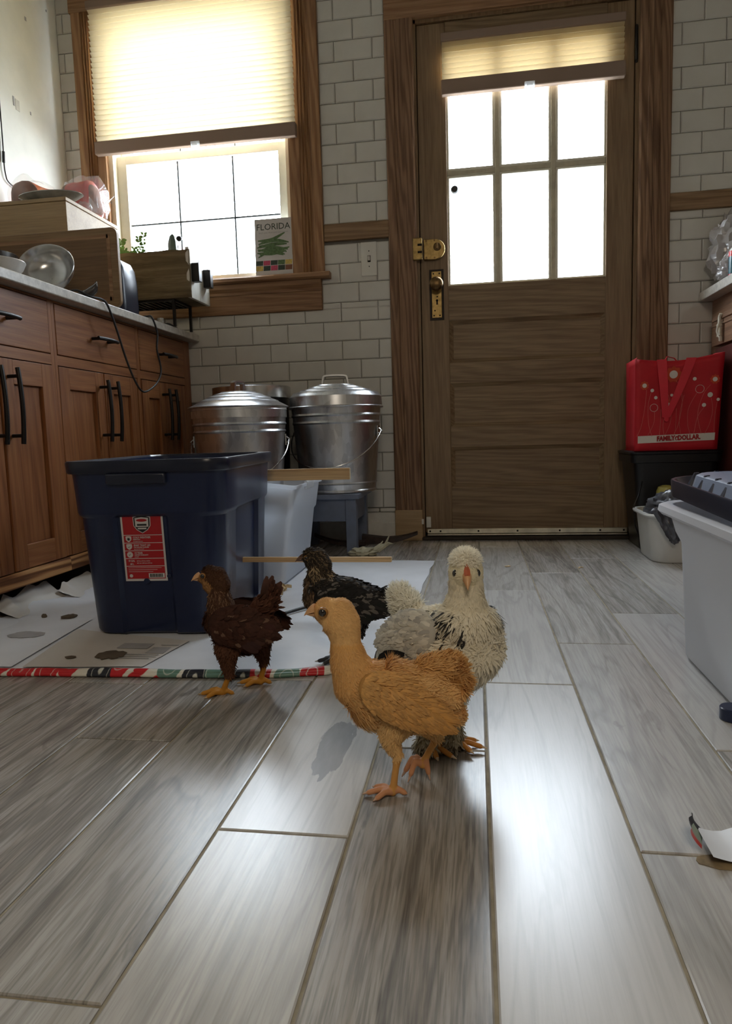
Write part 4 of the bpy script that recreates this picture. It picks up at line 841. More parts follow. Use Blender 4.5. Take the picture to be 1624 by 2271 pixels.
def TL(z): k = z/.405; return .312+.036*k, .470+.055*k      # tapering width, length
def tr(z, dep, off=0, grow=0, rad=.052):
    w, l = TL(z); return [(x, y, z) for x, y in tsec(w+grow, l+grow, rad, .056, .115, dep, off)]
q = MB(); q.M = TW
q.rings([tr(.0, .009, .012), tr(.006, .010, .002), tr(.012, .010), tr(.276, .010), tr(.283, .002, 0, .010), tr(.288, .001, 0, .012), tr(.372, .001, 0, .012), tr(.378, .001, 0, .014)], True, True, False)
q.rings([tr(.400, .001, .004), tr(.286, .001, .004), tr(.276, .011, .004), tr(.010, .011, .004)], True, False, True)
build(q, 'tub', 'navy_plastic', r, smooth=35)
q = MB(); q.M = TW
q.rings([tr(.378, .001, -.002, .010), tr(.377, .001, 0, .026), tr(.380, .001, 0, .030), tr(.401, .001, 0, .030), tr(.405, .001, 0, .026), tr(.405, .001, 0, 0), tr(.398, .001, .004)], True, False, False)
build(q, 'rim', 'navy_rim', r, smooth=50)
q = MB(); q.M = TW; w, l = TL(.36); q.box(-.080, .055, -l/2-.019, -l/2-.002, .352, .3765); build(q, 'hand_grip', 'navy_rim', r, bevel=.004)
# inner bar glints: waterer clip inside
q = MB(); q.M = TW; q.obox((.05, .20, .385), (.05, .02, .012)); build(q, 'inner_latch', 'navy_rim', r, bevel=.003)
# label on the near end
w0, l0 = TL(.20)
def lp(x, z, o=0): return TW @ Vector((x, -(TL(z)[1]/2)+.010-.0012-o, z))
LC = -.0125; LX0, LX1, LZ0, LZ1 = LC-.053, LC+.045, .128, .284
def lq(x0, x1, z0, z1, o, mat, nm, par): 
    q = MB(); q.rings([[lp(x0, z0, oo), lp(x1, z0, oo), lp(x1, z1, oo), lp(x0, z1, oo)] for oo in (o-.0006, o)]); return build(q, nm, mat, par)
lab = lq(LX0, LX1, LZ0, LZ1, .0008, 'label_white', 'label', r); lab['label'] = 'red and white product label with rows of small print'
e = .0045; zs = [LZ1-e, LZ1-.049, LZ1-.067, LZ1-.085, LZ1-.103, LZ1-.121, LZ0+e]
for i in range(6): lq(LX0+e, LX1-e, zs[i+1]+.0009, zs[i]-.0009*(i > 0), .0014, 'label_red', 'label_field', lab)
def lpoly(pts, o, mat, nm): q = MB(); q.poly([lp(x, z, o) for x, z in pts]); return build(q, nm, mat, lab, fix=False)
def shield(cx, cz, w, h, o, mat): lpoly([(cx-w/2, cz+h*.42), (cx-w*.25, cz+h*.49), (cx, cz+h*.5), (cx+w*.25, cz+h*.49), (cx+w/2, cz+h*.42), (cx+w*.48, cz-h*.08), (cx+w*.30, cz-h*.32), (cx, cz-h*.5), (cx-w*.30, cz-h*.32), (cx-w*.48, cz-h*.08)], o, mat, 'shield_emblem')
sx_, sz_ = LC-.0035, LZ1-.0245
shield(sx_, sz_, .041, .041, .0018, 'label_white'); shield(sx_, sz_, .0375, .0375, .0021, 'label_black')
lpoly([(sx_-.0155, sz_+.0145), (sx_, sz_+.0165), (sx_+.0155, sz_+.0145), (sx_+.0150, sz_-.0055), (sx_-.0150, sz_-.0055)], .0024, 'label_white', 'emblem_field')
lpoly([(sx_+.0125*math.cos(a), sz_+.0095+.0034*math.sin(a)) for a in np.linspace(0, 6.28, 17)[:-1]], .0027, 'label_red', 'emblem_oval'); lpoly([(sx_-.011, sz_+.0012), (sx_+.011, sz_+.0012), (sx_+.011, sz_-.0030), (sx_-.011, sz_-.0030)], .0027, 'label_black', 'emblem_bar'); lpoly([(sx_-.010, sz_-.0075), (sx_+.010, sz_-.0075), (sx_+.010, sz_-.0110), (sx_-.010, sz_-.0110)], .0027, 'label_white', 'emblem_bar')
Tx = TW.to_3x3() @ Vector((1, 0, 0)); Tz = lp(0, .3)-lp(0, .1)
def lt(s, x, z, size, mat='label_white', al='LEFT', sx=1): return text('lettering', s, size, mat, frame(lp(x, z, .0019), Tx, Tz), lab, .0001, sx, al)
for i, (a, b_) in enumerate((('COLD WEATHER', 'RESISTANT'), ('SNAP TIGHT LID', 'FOR SECURE CLOSURE'), ('10 YEAR', 'LIMITED WARRANTY'))):
    zc_ = (zs[i+1]+zs[i+2])/2
    if i < 2: shield(LX0+.0155, zc_, .0135, .0140, .0018, 'label_white')
    else: lpoly([(LX0+.0155+.0070*math.cos(a_), zc_+.0070*math.sin(a_)) for a_ in np.linspace(0, 6.28, 19)[:-1]], .0018, 'label_white', 'round_emblem')
    if i == 0:
        for k in range(3):
            a_ = math.pi*k/3; lpoly([(LX0+.0155+.0038*math.cos(a_+d), zc_+.0038*math.sin(a_+d)) for d in (-.25, .25, math.pi-.25, math.pi+.25)], .0021+.0001*k, 'label_black', 'snowflake')
    else: lpoly([(LX0+.0120, zc_+.0005), (LX0+.0145, zc_-.0022), (LX0+.0192, zc_+.0030), (LX0+.0146, zc_-.0004)], .0021, 'label_black', 'tick_mark')
    lt(a, LX0+.026, zc_+.0035, .0062, sx=.85); lt(b_, LX0+.026, zc_-.0012, .0034); lt('for storage in any season' if i == 0 else ('stays closed when moved' if i == 1 else 'see details'), LX0+.026, zc_-.0052, .0022)
zc_ = (zs[4]+zs[5])/2; lt('18 GAL', LX0+.010, zc_+.0035, .0062, sx=.8); lt('68 L', LX0+.014, zc_-.0040, .0062, sx=.8); lt('23.9 in x 15.9 in x 16.5 in', LX0+.030, zc_+.0030, .0030); lt('60.7 cm x 40.4 cm x 41.9 cm', LX0+.030, zc_-.0020, .0030)
zc_ = LZ0+e
for k in range(3): lq(LX0+.0085, LX1-.012-.010*k, zc_+.0262-.0045*k, zc_+.0270-.0045*k, .0018, 'label_white', 'small_print', lab)
lq(LX1-.043, LX1-.006, zc_+.0028, zc_+.0135, .0018, 'label_white', 'barcode_field', lab)
for k in range(13): lq(LX1-.040+.0023*k, LX1-.040+.0023*k+(.0013 if k % 3 else .0018), zc_+.0045, zc_+.0122, .0022, 'label_black', 'barcode_bar', lab)
lpoly([(LX0+.014+.004*math.cos(a_), zc_+.008+.004*math.sin(a_)) for a_ in np.linspace(0, 6.28, 15)[:-1]], .0018, 'label_white', 'round_emblem')
for (x, z, s) in ((LC-.004, LZ0-.001, .0075), (LC+.049, LZ0+.011, .0050)):
    q = MB(); q.M = None; c = lp(x, z, .001)
    q.rings([[c+TW.to_3x3() @ Vector((s*a*math.cos(t_), -h, s*a*math.sin(t_))) for t_ in np.linspace(0, 6.28, 17)[:-1]] for a, h in ((1, 0), (.95, .0015), (.80, .0018), (.72, .0008), (.3, .0008))], True, True, True); build(q, 'moulded_disc', 'navy_plastic', r, smooth=40)

# boards pushed through / resting beside the tote
def board(name, label, x0, x1, y, z0, z1, th, origin, rz=0):
    r = empty(name, origin, label, 'board')
    q = MB(); q.M = Matrix.Translation((x0, y, 0)) @ rotm(rz=rz).to_4x4(); q.box(0, x1-x0, 0, th, z0, z1); build(q, 'bar', 'wood_pine', r, bevel=.0012)
    q = MB(); q.M = Matrix.Translation((x0, y, 0)) @ rotm(rz=rz).to_4x4(); q.box(x1-x0, x1-x0+.0008, .0012, th-.0012, z0+.001, z1-.001); build(q, 'end_grain', 'paper_tan', r); return r
board('wooden_board', 'upper pine board lying across the clear bin beside the tote', -.86, -.372, 2.045, .3185, .353, .018, (-.6, 2.05, .318))
board('wooden_stick', 'lower pine stick poking out from the side of the blue tote', -.622, -.210, 1.700, .132, .1445, .012, (-.59, 1.7, .132))

# clear bin standing behind the tote, leaning a little
CB = Matrix.Translation((-.632, 2.160, .0044)) @ rotm(ry=6.5).to_4x4() 
r = empty('clear_bin', (-.632, 2.160, .0044), 'narrow translucent plastic bin standing behind the blue tote', 'bin')
def cb_sec(w, l, z, rad=.016): return [(x, y, z) for x, y in rrect(w, l, rad, 4)]
q = MB(); q.M = CB
q.rings([cb_sec(.105, .305, .0075), cb_sec(.118, .318, .014), cb_sec(.124, .328, .212), cb_sec(.134, .340, .222), cb_sec(.140, .350, .300), cb_sec(.154, .366, .303), cb_sec(.156, .368, .312), cb_sec(.148, .358, .313), cb_sec(.134, .344, .302), cb_sec(.128, .334, .222), cb_sec(.118, .322, .212), cb_sec(.112, .312, .016)], True, True, True)
build(q, 'bin_body', 'frosted_plastic', r, smooth=35)
q = MB(); q.M = CB; q.box(.067, .080, -.045, .045, .292, .318); build(q, 'handle_clip', 'clear_clip', r, bevel=.004)

# ================================================================== galvanised cans on slate stools
def stool(name, label, x0, x1, y0, y1, zt, ov):
    r = empty(name, ((x0+x1)/2, (y0+y1)/2, 0), label, 'stool')
    q = MB(); q.box(x0-ov, x1+ov, y0-ov, y1+ov, zt-.020, zt); build(q, 'seat', 'slate_paint', r, bevel=.003)
    for x in (x0, x1-.040):
        for y in (y0, y1-.040):
            q = MB(); s = 1 if x == x0 else -1; zb_ = .001 if x0 > -.8 else .0075; q.prism([(x, y, zb_), (x+.040, y, zb_), (x+.040, y+.040, zb_), (x, y+.040, zb_)], (s*.0, 0, zt-.0202-zb_)); build(q, 'leg', 'slate_paint', r, bevel=.002)
    q = MB(); q.box(x0+.0405, x1-.0405, y0+.006, y0+.022, zt-.105, zt-.0205); q.box(x0+.0405, x1-.0405, y1-.022, y1-.006, zt-.105, zt-.0205)
    q.box(x0+.006, x0+.022, y0+.0405, y1-.0405, zt-.105, zt-.0205); q.box(x1-.022, x1-.006, y0+.0405, y1-.0405, zt-.105, zt-.0205); build(q, 'apron', 'slate_paint', r, bevel=.002)
    return r
ZS = .232
stool('slate_stool', 'blue-grey painted stool under the right-hand metal can', -.690, -.444, 2.555, 2.845, ZS, .016)
stool('slate_stool', 'blue-grey painted stool under the left metal can, mostly hidden by the tote', -.965, -.735, 2.285, 2.515, ZS, .012)
q = MB(); q.box(-.446-.003, -.4435, 2.60, 2.606, ZS-.055, ZS-.03)
def can(name, label, cx, cy, z, rb, rt_, h, lidr, style, hang):
    r = empty(name, (cx, cy, z), label, 'can'); c = (cx, cy, z+.0008)
    def rad(t): return rb+(rt_-rb)*t
    pr = [(.001, .006), (rb-.006, .006), (rb-.002, 0), (rb+.003, .002), (rb+.003, .008), (rb, .012), (rad(.09), h*.09), (rad(.10)+.003, h*.10), (rad(.115), h*.115), (rad(.74), h*.74), (rad(.755)+.004, h*.755), (rad(.775), h*.775), (rad(.82), h*.82), (rad(.835)+.004, h*.835), (rad(.855), h*.855), (rt_, h*.985), (rt_+.004, h*.99), (rt_+.003, h), (rt_-.003, h), (rt_-.004, h*.9)]
    build(MB().lathe(pr, c, 64), 'can_body', 'galvanised', r, smooth=30)
    zl = h-.030; L = lidr
    if style: lp_ = [(L-.004, zl), (L+.003, zl), (L+.004, zl+.005), (L, zl+.008), (L-.002, zl+.044), (L-.006, zl+.050), (L*.93, zl+.056), (L*.92, zl+.060), (L*.78, zl+.066), (L*.76, zl+.071), (L*.6, zl+.077), (L*.58, zl+.082), (L*.42, zl+.087), (L*.40, zl+.091), (L*.22, zl+.094), (.001, zl+.095)]
    else: lp_ = [(L-.004, zl), (L+.002, zl), (L+.002, zl+.034), (L+.010, zl+.036), (L+.011, zl+.039), (L+.004, zl+.042), (L*.86, zl+.056), (L*.84, zl+.060), (L*.70, zl+.069), (L*.68, zl+.073), (L*.54, zl+.080), (L*.52, zl+.084), (L*.38, zl+.090), (L*.36, zl+.093), (L*.2, zl+.095), (.001, zl+.096)]
    lid = build(MB().lathe(lp_, c, 64), 'lid', 'galvanised', r, smooth=25)
    zt = z+zl+.094; w = .046 if style else .022; dirx = Vector((1, .15, 0)) if style else Vector((.45, .9, 0)); dirx.normalize(); q = MB(); C = Vector((cx, cy, zt))
    P = spline([C-dirx*w*1.08+Vector((0, 0, -.004)), C-dirx*w+Vector((0, 0, .022)), C-dirx*w*.75+Vector((0, 0, .033)), C+dirx*w*.75+Vector((0, 0, .033)), C+dirx*w+Vector((0, 0, .022)), C+dirx*w*1.08+Vector((0, 0, -.004))], 5)
    side = dirx.cross(Vector((0, 0, 1))); Wd = .011
    rr = []
    for i, p in enumerate(P):
        tg = (P[min(i+1, len(P)-1)]-P[max(i-1, 0)]).normalized(); nn = tg.cross(side).normalized(); rr.append([p+side*Wd+nn*.0022, p+nn*.0050, p-side*Wd+nn*.0022, p-side*Wd-nn*.0040, p+side*Wd-nn*.0040])
    q.rings(rr); build(q, 'lid_handle', 'steel', lid, smooth=60)
    ze = z+h*.66; re = rad(.66)
    for a in (hang, hang+180):
        d = Vector((math.cos(R(a)), math.sin(R(a)), 0)); s = d.cross(Vector((0, 0, 1))); p = Vector((cx, cy, ze))+d*(re+.0015)
        q = MB(); q.rings([[p+s*sx*.017+Vector((0, 0, sz*.020))+d*o for sx, sz in ((-1, -1), (1, -1), (1, 1), (-1, 1))] for o in (0, .004)]); q.tube([p+d*.004+Vector((0, 0, .010)), p+d*.016, p+d*.004+Vector((0, 0, -.012))], .003, 6); build(q, 'ear', 'steel', r)
    q = MB(); d = Vector((math.cos(R(hang)), math.sin(R(hang)), 0)); f_ = Vector((math.sin(R(hang)), -math.cos(R(hang)), 0)); P = []
    for k in range(25):
        t_ = math.pi*k/24; dip = math.sin(t_); P.append(Vector((cx, cy, ze))+d*(re+.014)*math.cos(t_)+f_*(rad(.3)+.020)*dip*1.02+Vector((0, 0, -.135*dip)))
    q.tube(P, .0028, 6); build(q, 'bail_handle', 'steel', r, smooth=60); return r
can('metal_can', 'galvanised metal can with domed lid on the stool beside the door casing', -.536, 2.703, ZS, .148, .176, .352, .181, True, -8)
can('metal_can', 'galvanised metal can with ridged lid nearest the cabinets', -.828, 2.402, ZS, .143, .166, .318, .166, False, 12)
r = empty('tall_can', (-.892, 2.752, 0), 'taller dark can with steel band lid behind the other metal cans', 'can')
build(MB().lathe([(.001, .001), (.135, .001), (.138, .006), (.148, .60), (.150, .612), (.146, .614)], (-.892, 2.752, 0), 48, cap1=True), 'can_body', 'bin_black', r, smooth=40)
build(MB().lathe([(.150, .592), (.156, .592), (.157, .598), (.157, .636), (.150, .640), (.13, .643), (.001, .645)], (-.892, 2.752, .0145), 48), 'lid', 'steel', r, smooth=30)
# sandals, crumpled glove-like wrapper, plank end, shavings, cord under the stools
for i, (x0, x1, y, lb) in enumerate(((-.655, -.445, 2.765, 'dark brown curled leather strap on the floor left of the stool leg'), (-.462, -.235, 2.800, 'dark brown curled leather strap on the floor right of the stool leg'))):
    q = MB(); n = 16; rr = []
    for k in range(n+1):
        u = k/n; e = u if i else 1-u; x = x0+(x1-x0)*u; zz = .004+.036*max(0, e-.35)**1.8/.65**1.8; wd = .040*(1-.55*max(0, e-.55)/.45); hh = .016-.006*e+.020*(1-e)*i
        rr.append([(x, y-wd/2, zz+.001), (x, y+wd/2, zz+.001), (x, y+wd/2, zz+hh), (x, y, zz+hh+.006), (x, y-wd/2, zz+hh)])
    q.rings(rr); tag(build(q, 'leather_strap', 'sandal_brown', smooth=50, origin=((x0+x1)/2, y, 0)), lb, 'strap')
q = MB(); sd = Vector((3, 1, 2))
q.ell((-.418, 2.53, .014), (.052, .034, .020), rotm(rz=8), 30, 16, fn=lambda d: 1+.25*noise.noise(d*2+sd)+.12*math.sin(9*math.atan2(d.z, d.x)))
for k in range(5): a = -.1+.13*k; q.tube([(-.385+.006*k, 2.53, .018), (-.37+.012*k, 2.545, .030+.004*k), (-.358+.012*k, 2.56, .042+.010*k*(k % 2))], [.008, .006, .002], 6)
q.v = [(x, y, max(z, .0005)) for x, y, z in q.v]
tag(build(q, 'crumpled_wrapper', 'paper_dirty', smooth=35, origin=(-.41, 2.53, 0)), 'crumpled off-white wrapper on the floor beside the stool leg', 'wrapper')
q = MB(); q.box(-.735, -.665, 2.478, 2.520, .001, .050); tag(build(q, 'wood_block', 'wood_pale', bevel=.003, origin=(-.70, 2.50, 0)), 'short pale wood block on the floor behind the tote', 'block')
random.seed(21); q = MB()
for k in range(150):
    x, y = random.gauss(-.612, .022), random.gauss(1.80, .075); z = .005+.030*math.exp(-((x+.572)/.02)**2-((y-1.80)/.07)**2)*random.random()
    x += .035
    if x < -.588: x = -.585+.03*random.random()
    L = random.uniform(.006, .014); Rm = rotm(random.uniform(0, 360), random.uniform(0, 360), random.uniform(0, 360)); q.add([Vector((x, y, z+.008))+Rm @ Vector(p) for p in ((-L, -L*.4, 0), (0, -L*.45, L*.35), (L, -L*.4, 0), (L, L*.4, 0), (0, L*.45, L*.35), (-L, L*.4, 0))], [(0, 1, 4, 5), (1, 2, 3, 4)])
q.v = [(x, y, max(z, .0046)) for x, y, z in q.v]
tag(build(q, 'wood_shavings', 'shavings', origin=(-.61, 1.80, .0046), fix=False), 'small heap of pale wood shavings beside the blue tote', 'shavings', kind='stuff')
q = MB(); q.tube([(-.716, 2.46, .055), (-.712, 2.455, .10), (-.716, 2.45, .15), (-.720, 2.45, .185)], .0028, 6); q.v = [(x, y, z) for x, y, z in q.v]; tag(build(q, 'straw', 'shavings', smooth=60, origin=(-.716, 2.46, .05)), 'thin upright straw leaning on the hidden stool leg', 'straw')
q = MB(); q.tube(spline([(-.478, 1.66, .0095), (-.44, 1.72, .0100), (-.385, 1.80, .0100), (-.33, 1.90, .0085)], 5), .0042, 7); tag(build(q, 'cable', 'black_rubber', smooth=60, origin=(-.43, 1.73, .005)), 'short straight black cable on the wrapping paper behind the chicks', 'cord')

# ================================================================== right side: black bin, red bag, white tub, big tote
r = empty('black_bin', (.715, 2.765, 0), 'tall black plastic bin in the corner beneath the red bag', 'bin')
def rs(w, l, z, cx, cy, rad=.03): return [(cx+x, cy+y, z) for x, y in rrect(w, l, rad, 5)]
q = MB(); cx, cy = .715, 2.765
q.rings([rs(.225, .20, .001, cx, cy), rs(.235, .21, .006, cx, cy), rs(.290, .245, .318, cx, cy), rs(.312, .262, .320, cx, cy), rs(.314, .264, .348, cx, cy), rs(.300, .252, .350, cx, cy), rs(.280, .235, .32, cx, cy), rs(.230, .205, .02, cx, cy)], True, True, True); build(q, 'bin_body', 'bin_black', r, smooth=35)
q = MB(); q.rings([rs(.318, .268, .3504, cx, cy), rs(.320, .270, .358, cx, cy), rs(.30, .25, .362, cx, cy)], True, True, True); build(q, 'lid', 'bin_black', r, smooth=35)
q = MB(); q.tube([(.600, 2.652, .255), (.574, 2.600, .200), (.556, 2.580, .172), (.565, 2.60, .10), (.590, 2.64, .045)], .0022, 6); build(q, 'wire_bail', 'black_iron', r, smooth=60)
# red shopping bag
BZ = .3628
r = empty('shopping_bag', (.71, 2.74, BZ), 'red reusable shopping bag with white flower print standing on the black bin', 'bag')
y0, y1 = 2.635, 2.815
def bagp(u, z, y=None):   # front panel point: u 0..1 across
    t_ = (z-BZ)/.335; xa = .568-.004*t_; xb = .846+.014*t_; x = xa+(xb-xa)*u
    yy = y0+.010*math.sin(u*3.1)*t_-.010*t_+.004*noise.noise(Vector((u*4, z*14, 2))); return Vector((x, yy, z))
q = MB(); NU = 16
def topz(u): return BZ+.325-.016*math.sin(math.pi*u)+.012*u
q.grid(lambda u, v: bagp(u, BZ+(topz(u)-BZ)*v), NU, 14)
def sidep(u, v):   # right gusset
    a = bagp(1, BZ+(topz(1)-BZ)*v); return Vector((a.x+.018*u*(.2+.8*v)-.010*math.sin(u*3.1)*v, a.y+(y1-y0-.0)*u, a.z+.010*u*v))
q.grid(sidep, 8, 14)
def sidel(u, v):
    a = bagp(0, BZ+(topz(0)-BZ)*v); return Vector((a.x+.006*u+.020*math.sin(u*3.1)*v, a.y+(y1-y0)*u, a.z+.012*v*math.sin(u*3.14)))
q.grid(sidel, 8, 14)
q.grid(lambda u, v: sidel(1, v).lerp(sidep(1, v), u)+Vector((0, 0, -.012*math.sin(3.14*u)*v)), 10, 14)
q.grid(lambda u, v: Vector((.568+.278*u, y0+(y1-y0)*v, BZ+.0006)), 4, 4)
build(q, 'bag_body', 'bag_red', r, smooth=60, solid=.0012, fix=False)
q = MB()                                                     # strap hanging in a V over the front
for (pa, pb) in (((.30, topz(.30)), (.355, .480)), ((.635, topz(.635)), (.375, .480))):
    rr = []
    for k in range(9):
        t_ = k/8; u = pa[0]+(pb[0]-pa[0])*t_; z = pa[1]+.004+(pb[1]-pa[1]-.004)*t_**.9; w = .033*(1-.35*t_); c = bagp(u, z)+Vector((0, -.006-.010*math.sin(3.14*t_), 0)); rr.append([c+Vector((-w/2, 0, 0)), c+Vector((w/2, -.001, 0)), c+Vector((w/2, -.0025, 0)), c+Vector((-w/2, -.0015, 0))])
    q.rings(rr)
q.rings([[bagp(.345+.05*k/4, .480-.006*math.sin(3.14*k/4))+Vector((0, -.007-o, dz)) for o, dz in ((0, .012), (.0015, .012), (.0015, -.010), (0, -.010))] for k in range(5)])
build(q, 'strap', 'bag_red_bright', r, smooth=60, fix=False)
q = MB(); q.tube([(.70, 2.80, BZ+.318), (.715, 2.80, BZ+.345), (.74, 2.80, BZ+.338), (.76, 2.80, BZ+.315)], .006, 6, flat=.3); build(q, 'strap', 'bag_red_bright', r, smooth=60)
def bfp(u, z, o): return bagp(u, z)+Vector((0, -o, 0))
q = MB(); q.grid(lambda u, v: bfp(.035+.925*u, BZ+.027+.026*v+.006*u, .0020), 14, 3); band = build(q, 'white_band', 'print_white', r, smooth=60, fix=False)
def bagtext(s, u, z):
    d = bfp(u+.12, z+.001, 0)-bfp(u-.12, z-.001, 0); text('lettering', s, .0235, 'label_red', frame(bfp(u, z, .0048), d, bfp(u, z+.01, 0)-bfp(u, z-.01, 0)), r, .0012, .80)
bagtext('FAMILY', .372, BZ+.0422)
bagtext('DOLLAR.', .655, BZ+.0440)
q = MB(); q.poly([bfp(.508+.022*math.cos(a), BZ+.0425+.0075*math.sin(a), .0030) for a in np.linspace(0, 6.28, 15)[:-1]]); build(q, 'logo_dot', 'label_red', r, fix=False)
q = MB(); q.poly([bfp(.508+.010*math.cos(a), BZ+.0415+.0045*math.sin(a), .0035) for a in np.linspace(0, 6.28, 9)[:-1]]); build(q, 'logo_centre', 'print_white', r, fix=False)
def pimg(px, py):  # bag front in its own measured frame: zoomed picture pixels to (u, z)
    return ((px-125)/(960-125), BZ+.325*(1100-py)/(1100-165))
for (px, py, rr_, mt) in ((215, 436, 22, 'print_white'), (498, 333, 40, 'print_white'), (292, 487, 18, 'print_white'), (486, 540, 14, 'print_white'), (453, 650, 34, 'print_white'), (890, 397, 23, 'print_white'), (852, 550, 25, 'print_white'), (932, 599, 16, 'print_white'), (700, 385, 18, 'print_white'), (800, 650, 20, 'print_white'), (330, 560, 17, 'print_white')):
    u, z = pimg(px, py); du = rr_/835; dz = rr_*.325/935
    if rr_ in (22, 40, 34, 23): q = MB(); q.poly([bfp(u+du*1.9*(1+.12*math.sin(9*a))*math.cos(a), z+dz*1.9*(1+.12*math.sin(9*a))*math.sin(a), .0020) for a in np.linspace(0, 6.28, 37)[:-1]]); build(q, 'printed_petals', 'bag_orange', r, fix=False)
    q = MB(); q.poly([bfp(u+du*math.cos(a), z+dz*math.sin(a), .0030) for a in np.linspace(0, 6.28, 19)[:-1]]); build(q, 'printed_flower', mt, r, fix=False)
for (px, py, rr_) in ((313, 662, 38), (752, 488, 40)):
    u, z = pimg(px, py); q = MB(); n = 26
    for k in range(n):
        a = 2*math.pi*k/n; q.poly([bfp(u+rr_/835*math.cos(a)+.004*math.cos(b_), z+rr_*.325/935*math.sin(a)+.0011*math.sin(b_), .0030) for b_ in np.linspace(0, 6.28, 7)[:-1]])
    build(q, 'printed_ring', 'print_white', r, fix=False)
for pts in (((236, 480), (225, 640), (190, 840), (145, 950)), ((283, 505), (255, 640), (262, 820), (298, 955)), ((320, 700), (318, 800), (285, 890), (250, 950)), ((382, 680), (380, 800), (372, 945)), ((425, 750), (405, 840), (418, 945)), ((486, 735), (475, 830), (430, 940)), ((535, 675), (535, 800), (528, 940)), ((525, 395), (570, 480), (590, 640), (560, 840), (512, 945)), ((605, 540), (575, 700), (570, 830), (590, 945)), ((725, 530), (655, 680), (655, 840), (685, 945)), ((850, 450), (790, 540), (745, 740), (790, 940)), ((800, 675), (745, 770), (718, 940)), ((865, 580), (885, 700), (865, 840), (822, 940)), ((925, 618), (910, 760), (916, 930)), ((412, 470), (450, 530), (470, 595))):
    P = spline([(*pimg(*p), 0) for p in pts], 5); q = MB(); w = .0022
    q.rings([[bfp(p.x-w, p.y, .0024), bfp(p.x+w, p.y, .0024)] for p in P], closed=False, cap0=False, cap1=False); build(q, 'printed_stem', 'bag_orange' if len(pts) == 3 and pts[0] == (0, 0) else 'print_stem', r, fix=False)
# white tub with grey bag
r = empty('white_tub', (.70, 2.50, 0), 'small white plastic tub on the floor in front of the black bin', 'tub'); cx, cy = .695, 2.495
q = MB(); q.rings([rs(.225, .225, .001, cx, cy, .05), rs(.232, .232, .006, cx, cy, .05), rs(.262, .255, .148, cx, cy, .055), rs(.284, .276, .153, cx, cy, .06), rs(.288, .280, .158, cx, cy, .06), rs(.284, .276, .164, cx, cy, .06), rs(.262, .256, .163, cx, cy, .055), rs(.250, .245, .145, cx, cy, .05), rs(.222, .222, .012, cx, cy, .05)], True, True, True); build(q, 'tub_body', 'tub_white', r, smooth=40)
r = empty('grey_bag', (.645, 2.42, .164), 'grey plastic bag stuffed in the white tub and spilling over its lip', 'bag')
q = MB(); q.ell((.650, 2.46, .178), (.085, .075, .055), rotm(rz=10), 36, 22, fn=lambda d: 1+.28*noise.noise(d*2.2)-.35*abs(noise.noise(d*4+Vector((3, 0, 0))))); build(q, 'bag_bulk', 'grey_film', r, smooth=35)
q = MB(); 
def hang(u, v):
    w = .085*(1-.75*v)+.012; x = .612+(u-.5)*w+.02*v; y = 2.350-.010*math.sin(u*9+v*4)*(1-v)-.006; z = .172-.105*v*(1-.25*abs(u-.5))+.010*math.sin(u*7)*(1-v); return (x+.004*noise.noise(Vector((u*7, v*7, 1))), y+.010*noise.noise(Vector((u*6, v*4, 9))), z)
q.grid(hang, 18, 14); build(q, 'hanging_flap', 'grey_film', r, smooth=40, fix=False)
q = MB(); q.tube(spline([(.60, 2.352, .165), (.635, 2.355, .172), (.68, 2.37, .185), (.74, 2.42, .19)], 6), .012, 9, flat=.6); build(q, 'twisted_fold', 'grey_film', r, smooth=50)
q = MB(); q.lathe([(.001, 0), (.030, 0), (.032, .005), (.032, .045), (.026, .060), (.012, .066), (.001, .067)], (.668, 2.60, .175), 28, rotm(rx=0)); q.lathe([(.001, -.16), (.03, -.16), (.031, -.155), (.031, 0), (.001, 0)], (.668, 2.60, .175), 24)
tag(build(q, 'amber_bottle', 'amber_plastic', smooth=40, origin=(.668, 2.60, .012)), 'pale yellow bottle with rounded top standing in the white tub', 'bottle')
# big white tote
r = empty('white_tote', (.60, 1.16, 0), 'large translucent white storage tote on the right with a blue lid on it', 'tote'); cx, cy = .598, 1.155
def bt(w, l, z, rad=.07): return rs(w, l, z, cx, cy, rad)
q = MB(); q.rings([bt(.378, .570, .004), bt(.388, .580, .0015), bt(.398, .590, .008), bt(.418, .604, .225), bt(.436, .622, .246), bt(.446, .634, .268), bt(.452, .640, .276), bt(.480, .668, .280), bt(.490, .678, .286), bt(.486, .674, .297), bt(.468, .656, .301), bt(.446, .634, .299), bt(.440, .626, .27), bt(.408, .594, .225), bt(.388, .580, .02)], True, True, True, 0); build(q, 'tote_body', 'tote_frosted', r, smooth=40)
# blue lid
lx, ly, lz = .628, 1.140, .3185
r = empty('tote_lid', (lx, ly, lz), 'dark blue ribbed tote lid lying on the big white tote', 'lid')
LT = Matrix.Translation((lx, ly+.32, lz)) @ rotm(rx=1.6).to_4x4() @ Matrix.Translation((-lx, -ly-.32, -lz))
def ls(w, l, z, rad=.10): return [LT @ Vector(p) for p in rs(w, l, z+lz, lx, ly, rad)]
q = MB(); q.rings([ls(.516, .636, 0), ls(.528, .648, .002), ls(.532, .652, .030), ls(.530, .650, .033), ls(.522, .642, .033), ls(.516, .636, .028), ls(.494, .614, .010), ls(.40, .52, .008)], True, False, True); build(q, 'lid_body', 'navy_rim', r, smooth=35)
q = MB(); q.rings([ls(.470, .590, .0085, .075), ls(.448, .568, .041, .065), ls(.436, .556, .0435, .06), ls(.34, .46, .0435, .05)], True, True, True); pf_ = build(q, 'raised_panel', 'lid_sky_grey', r, smooth=35)
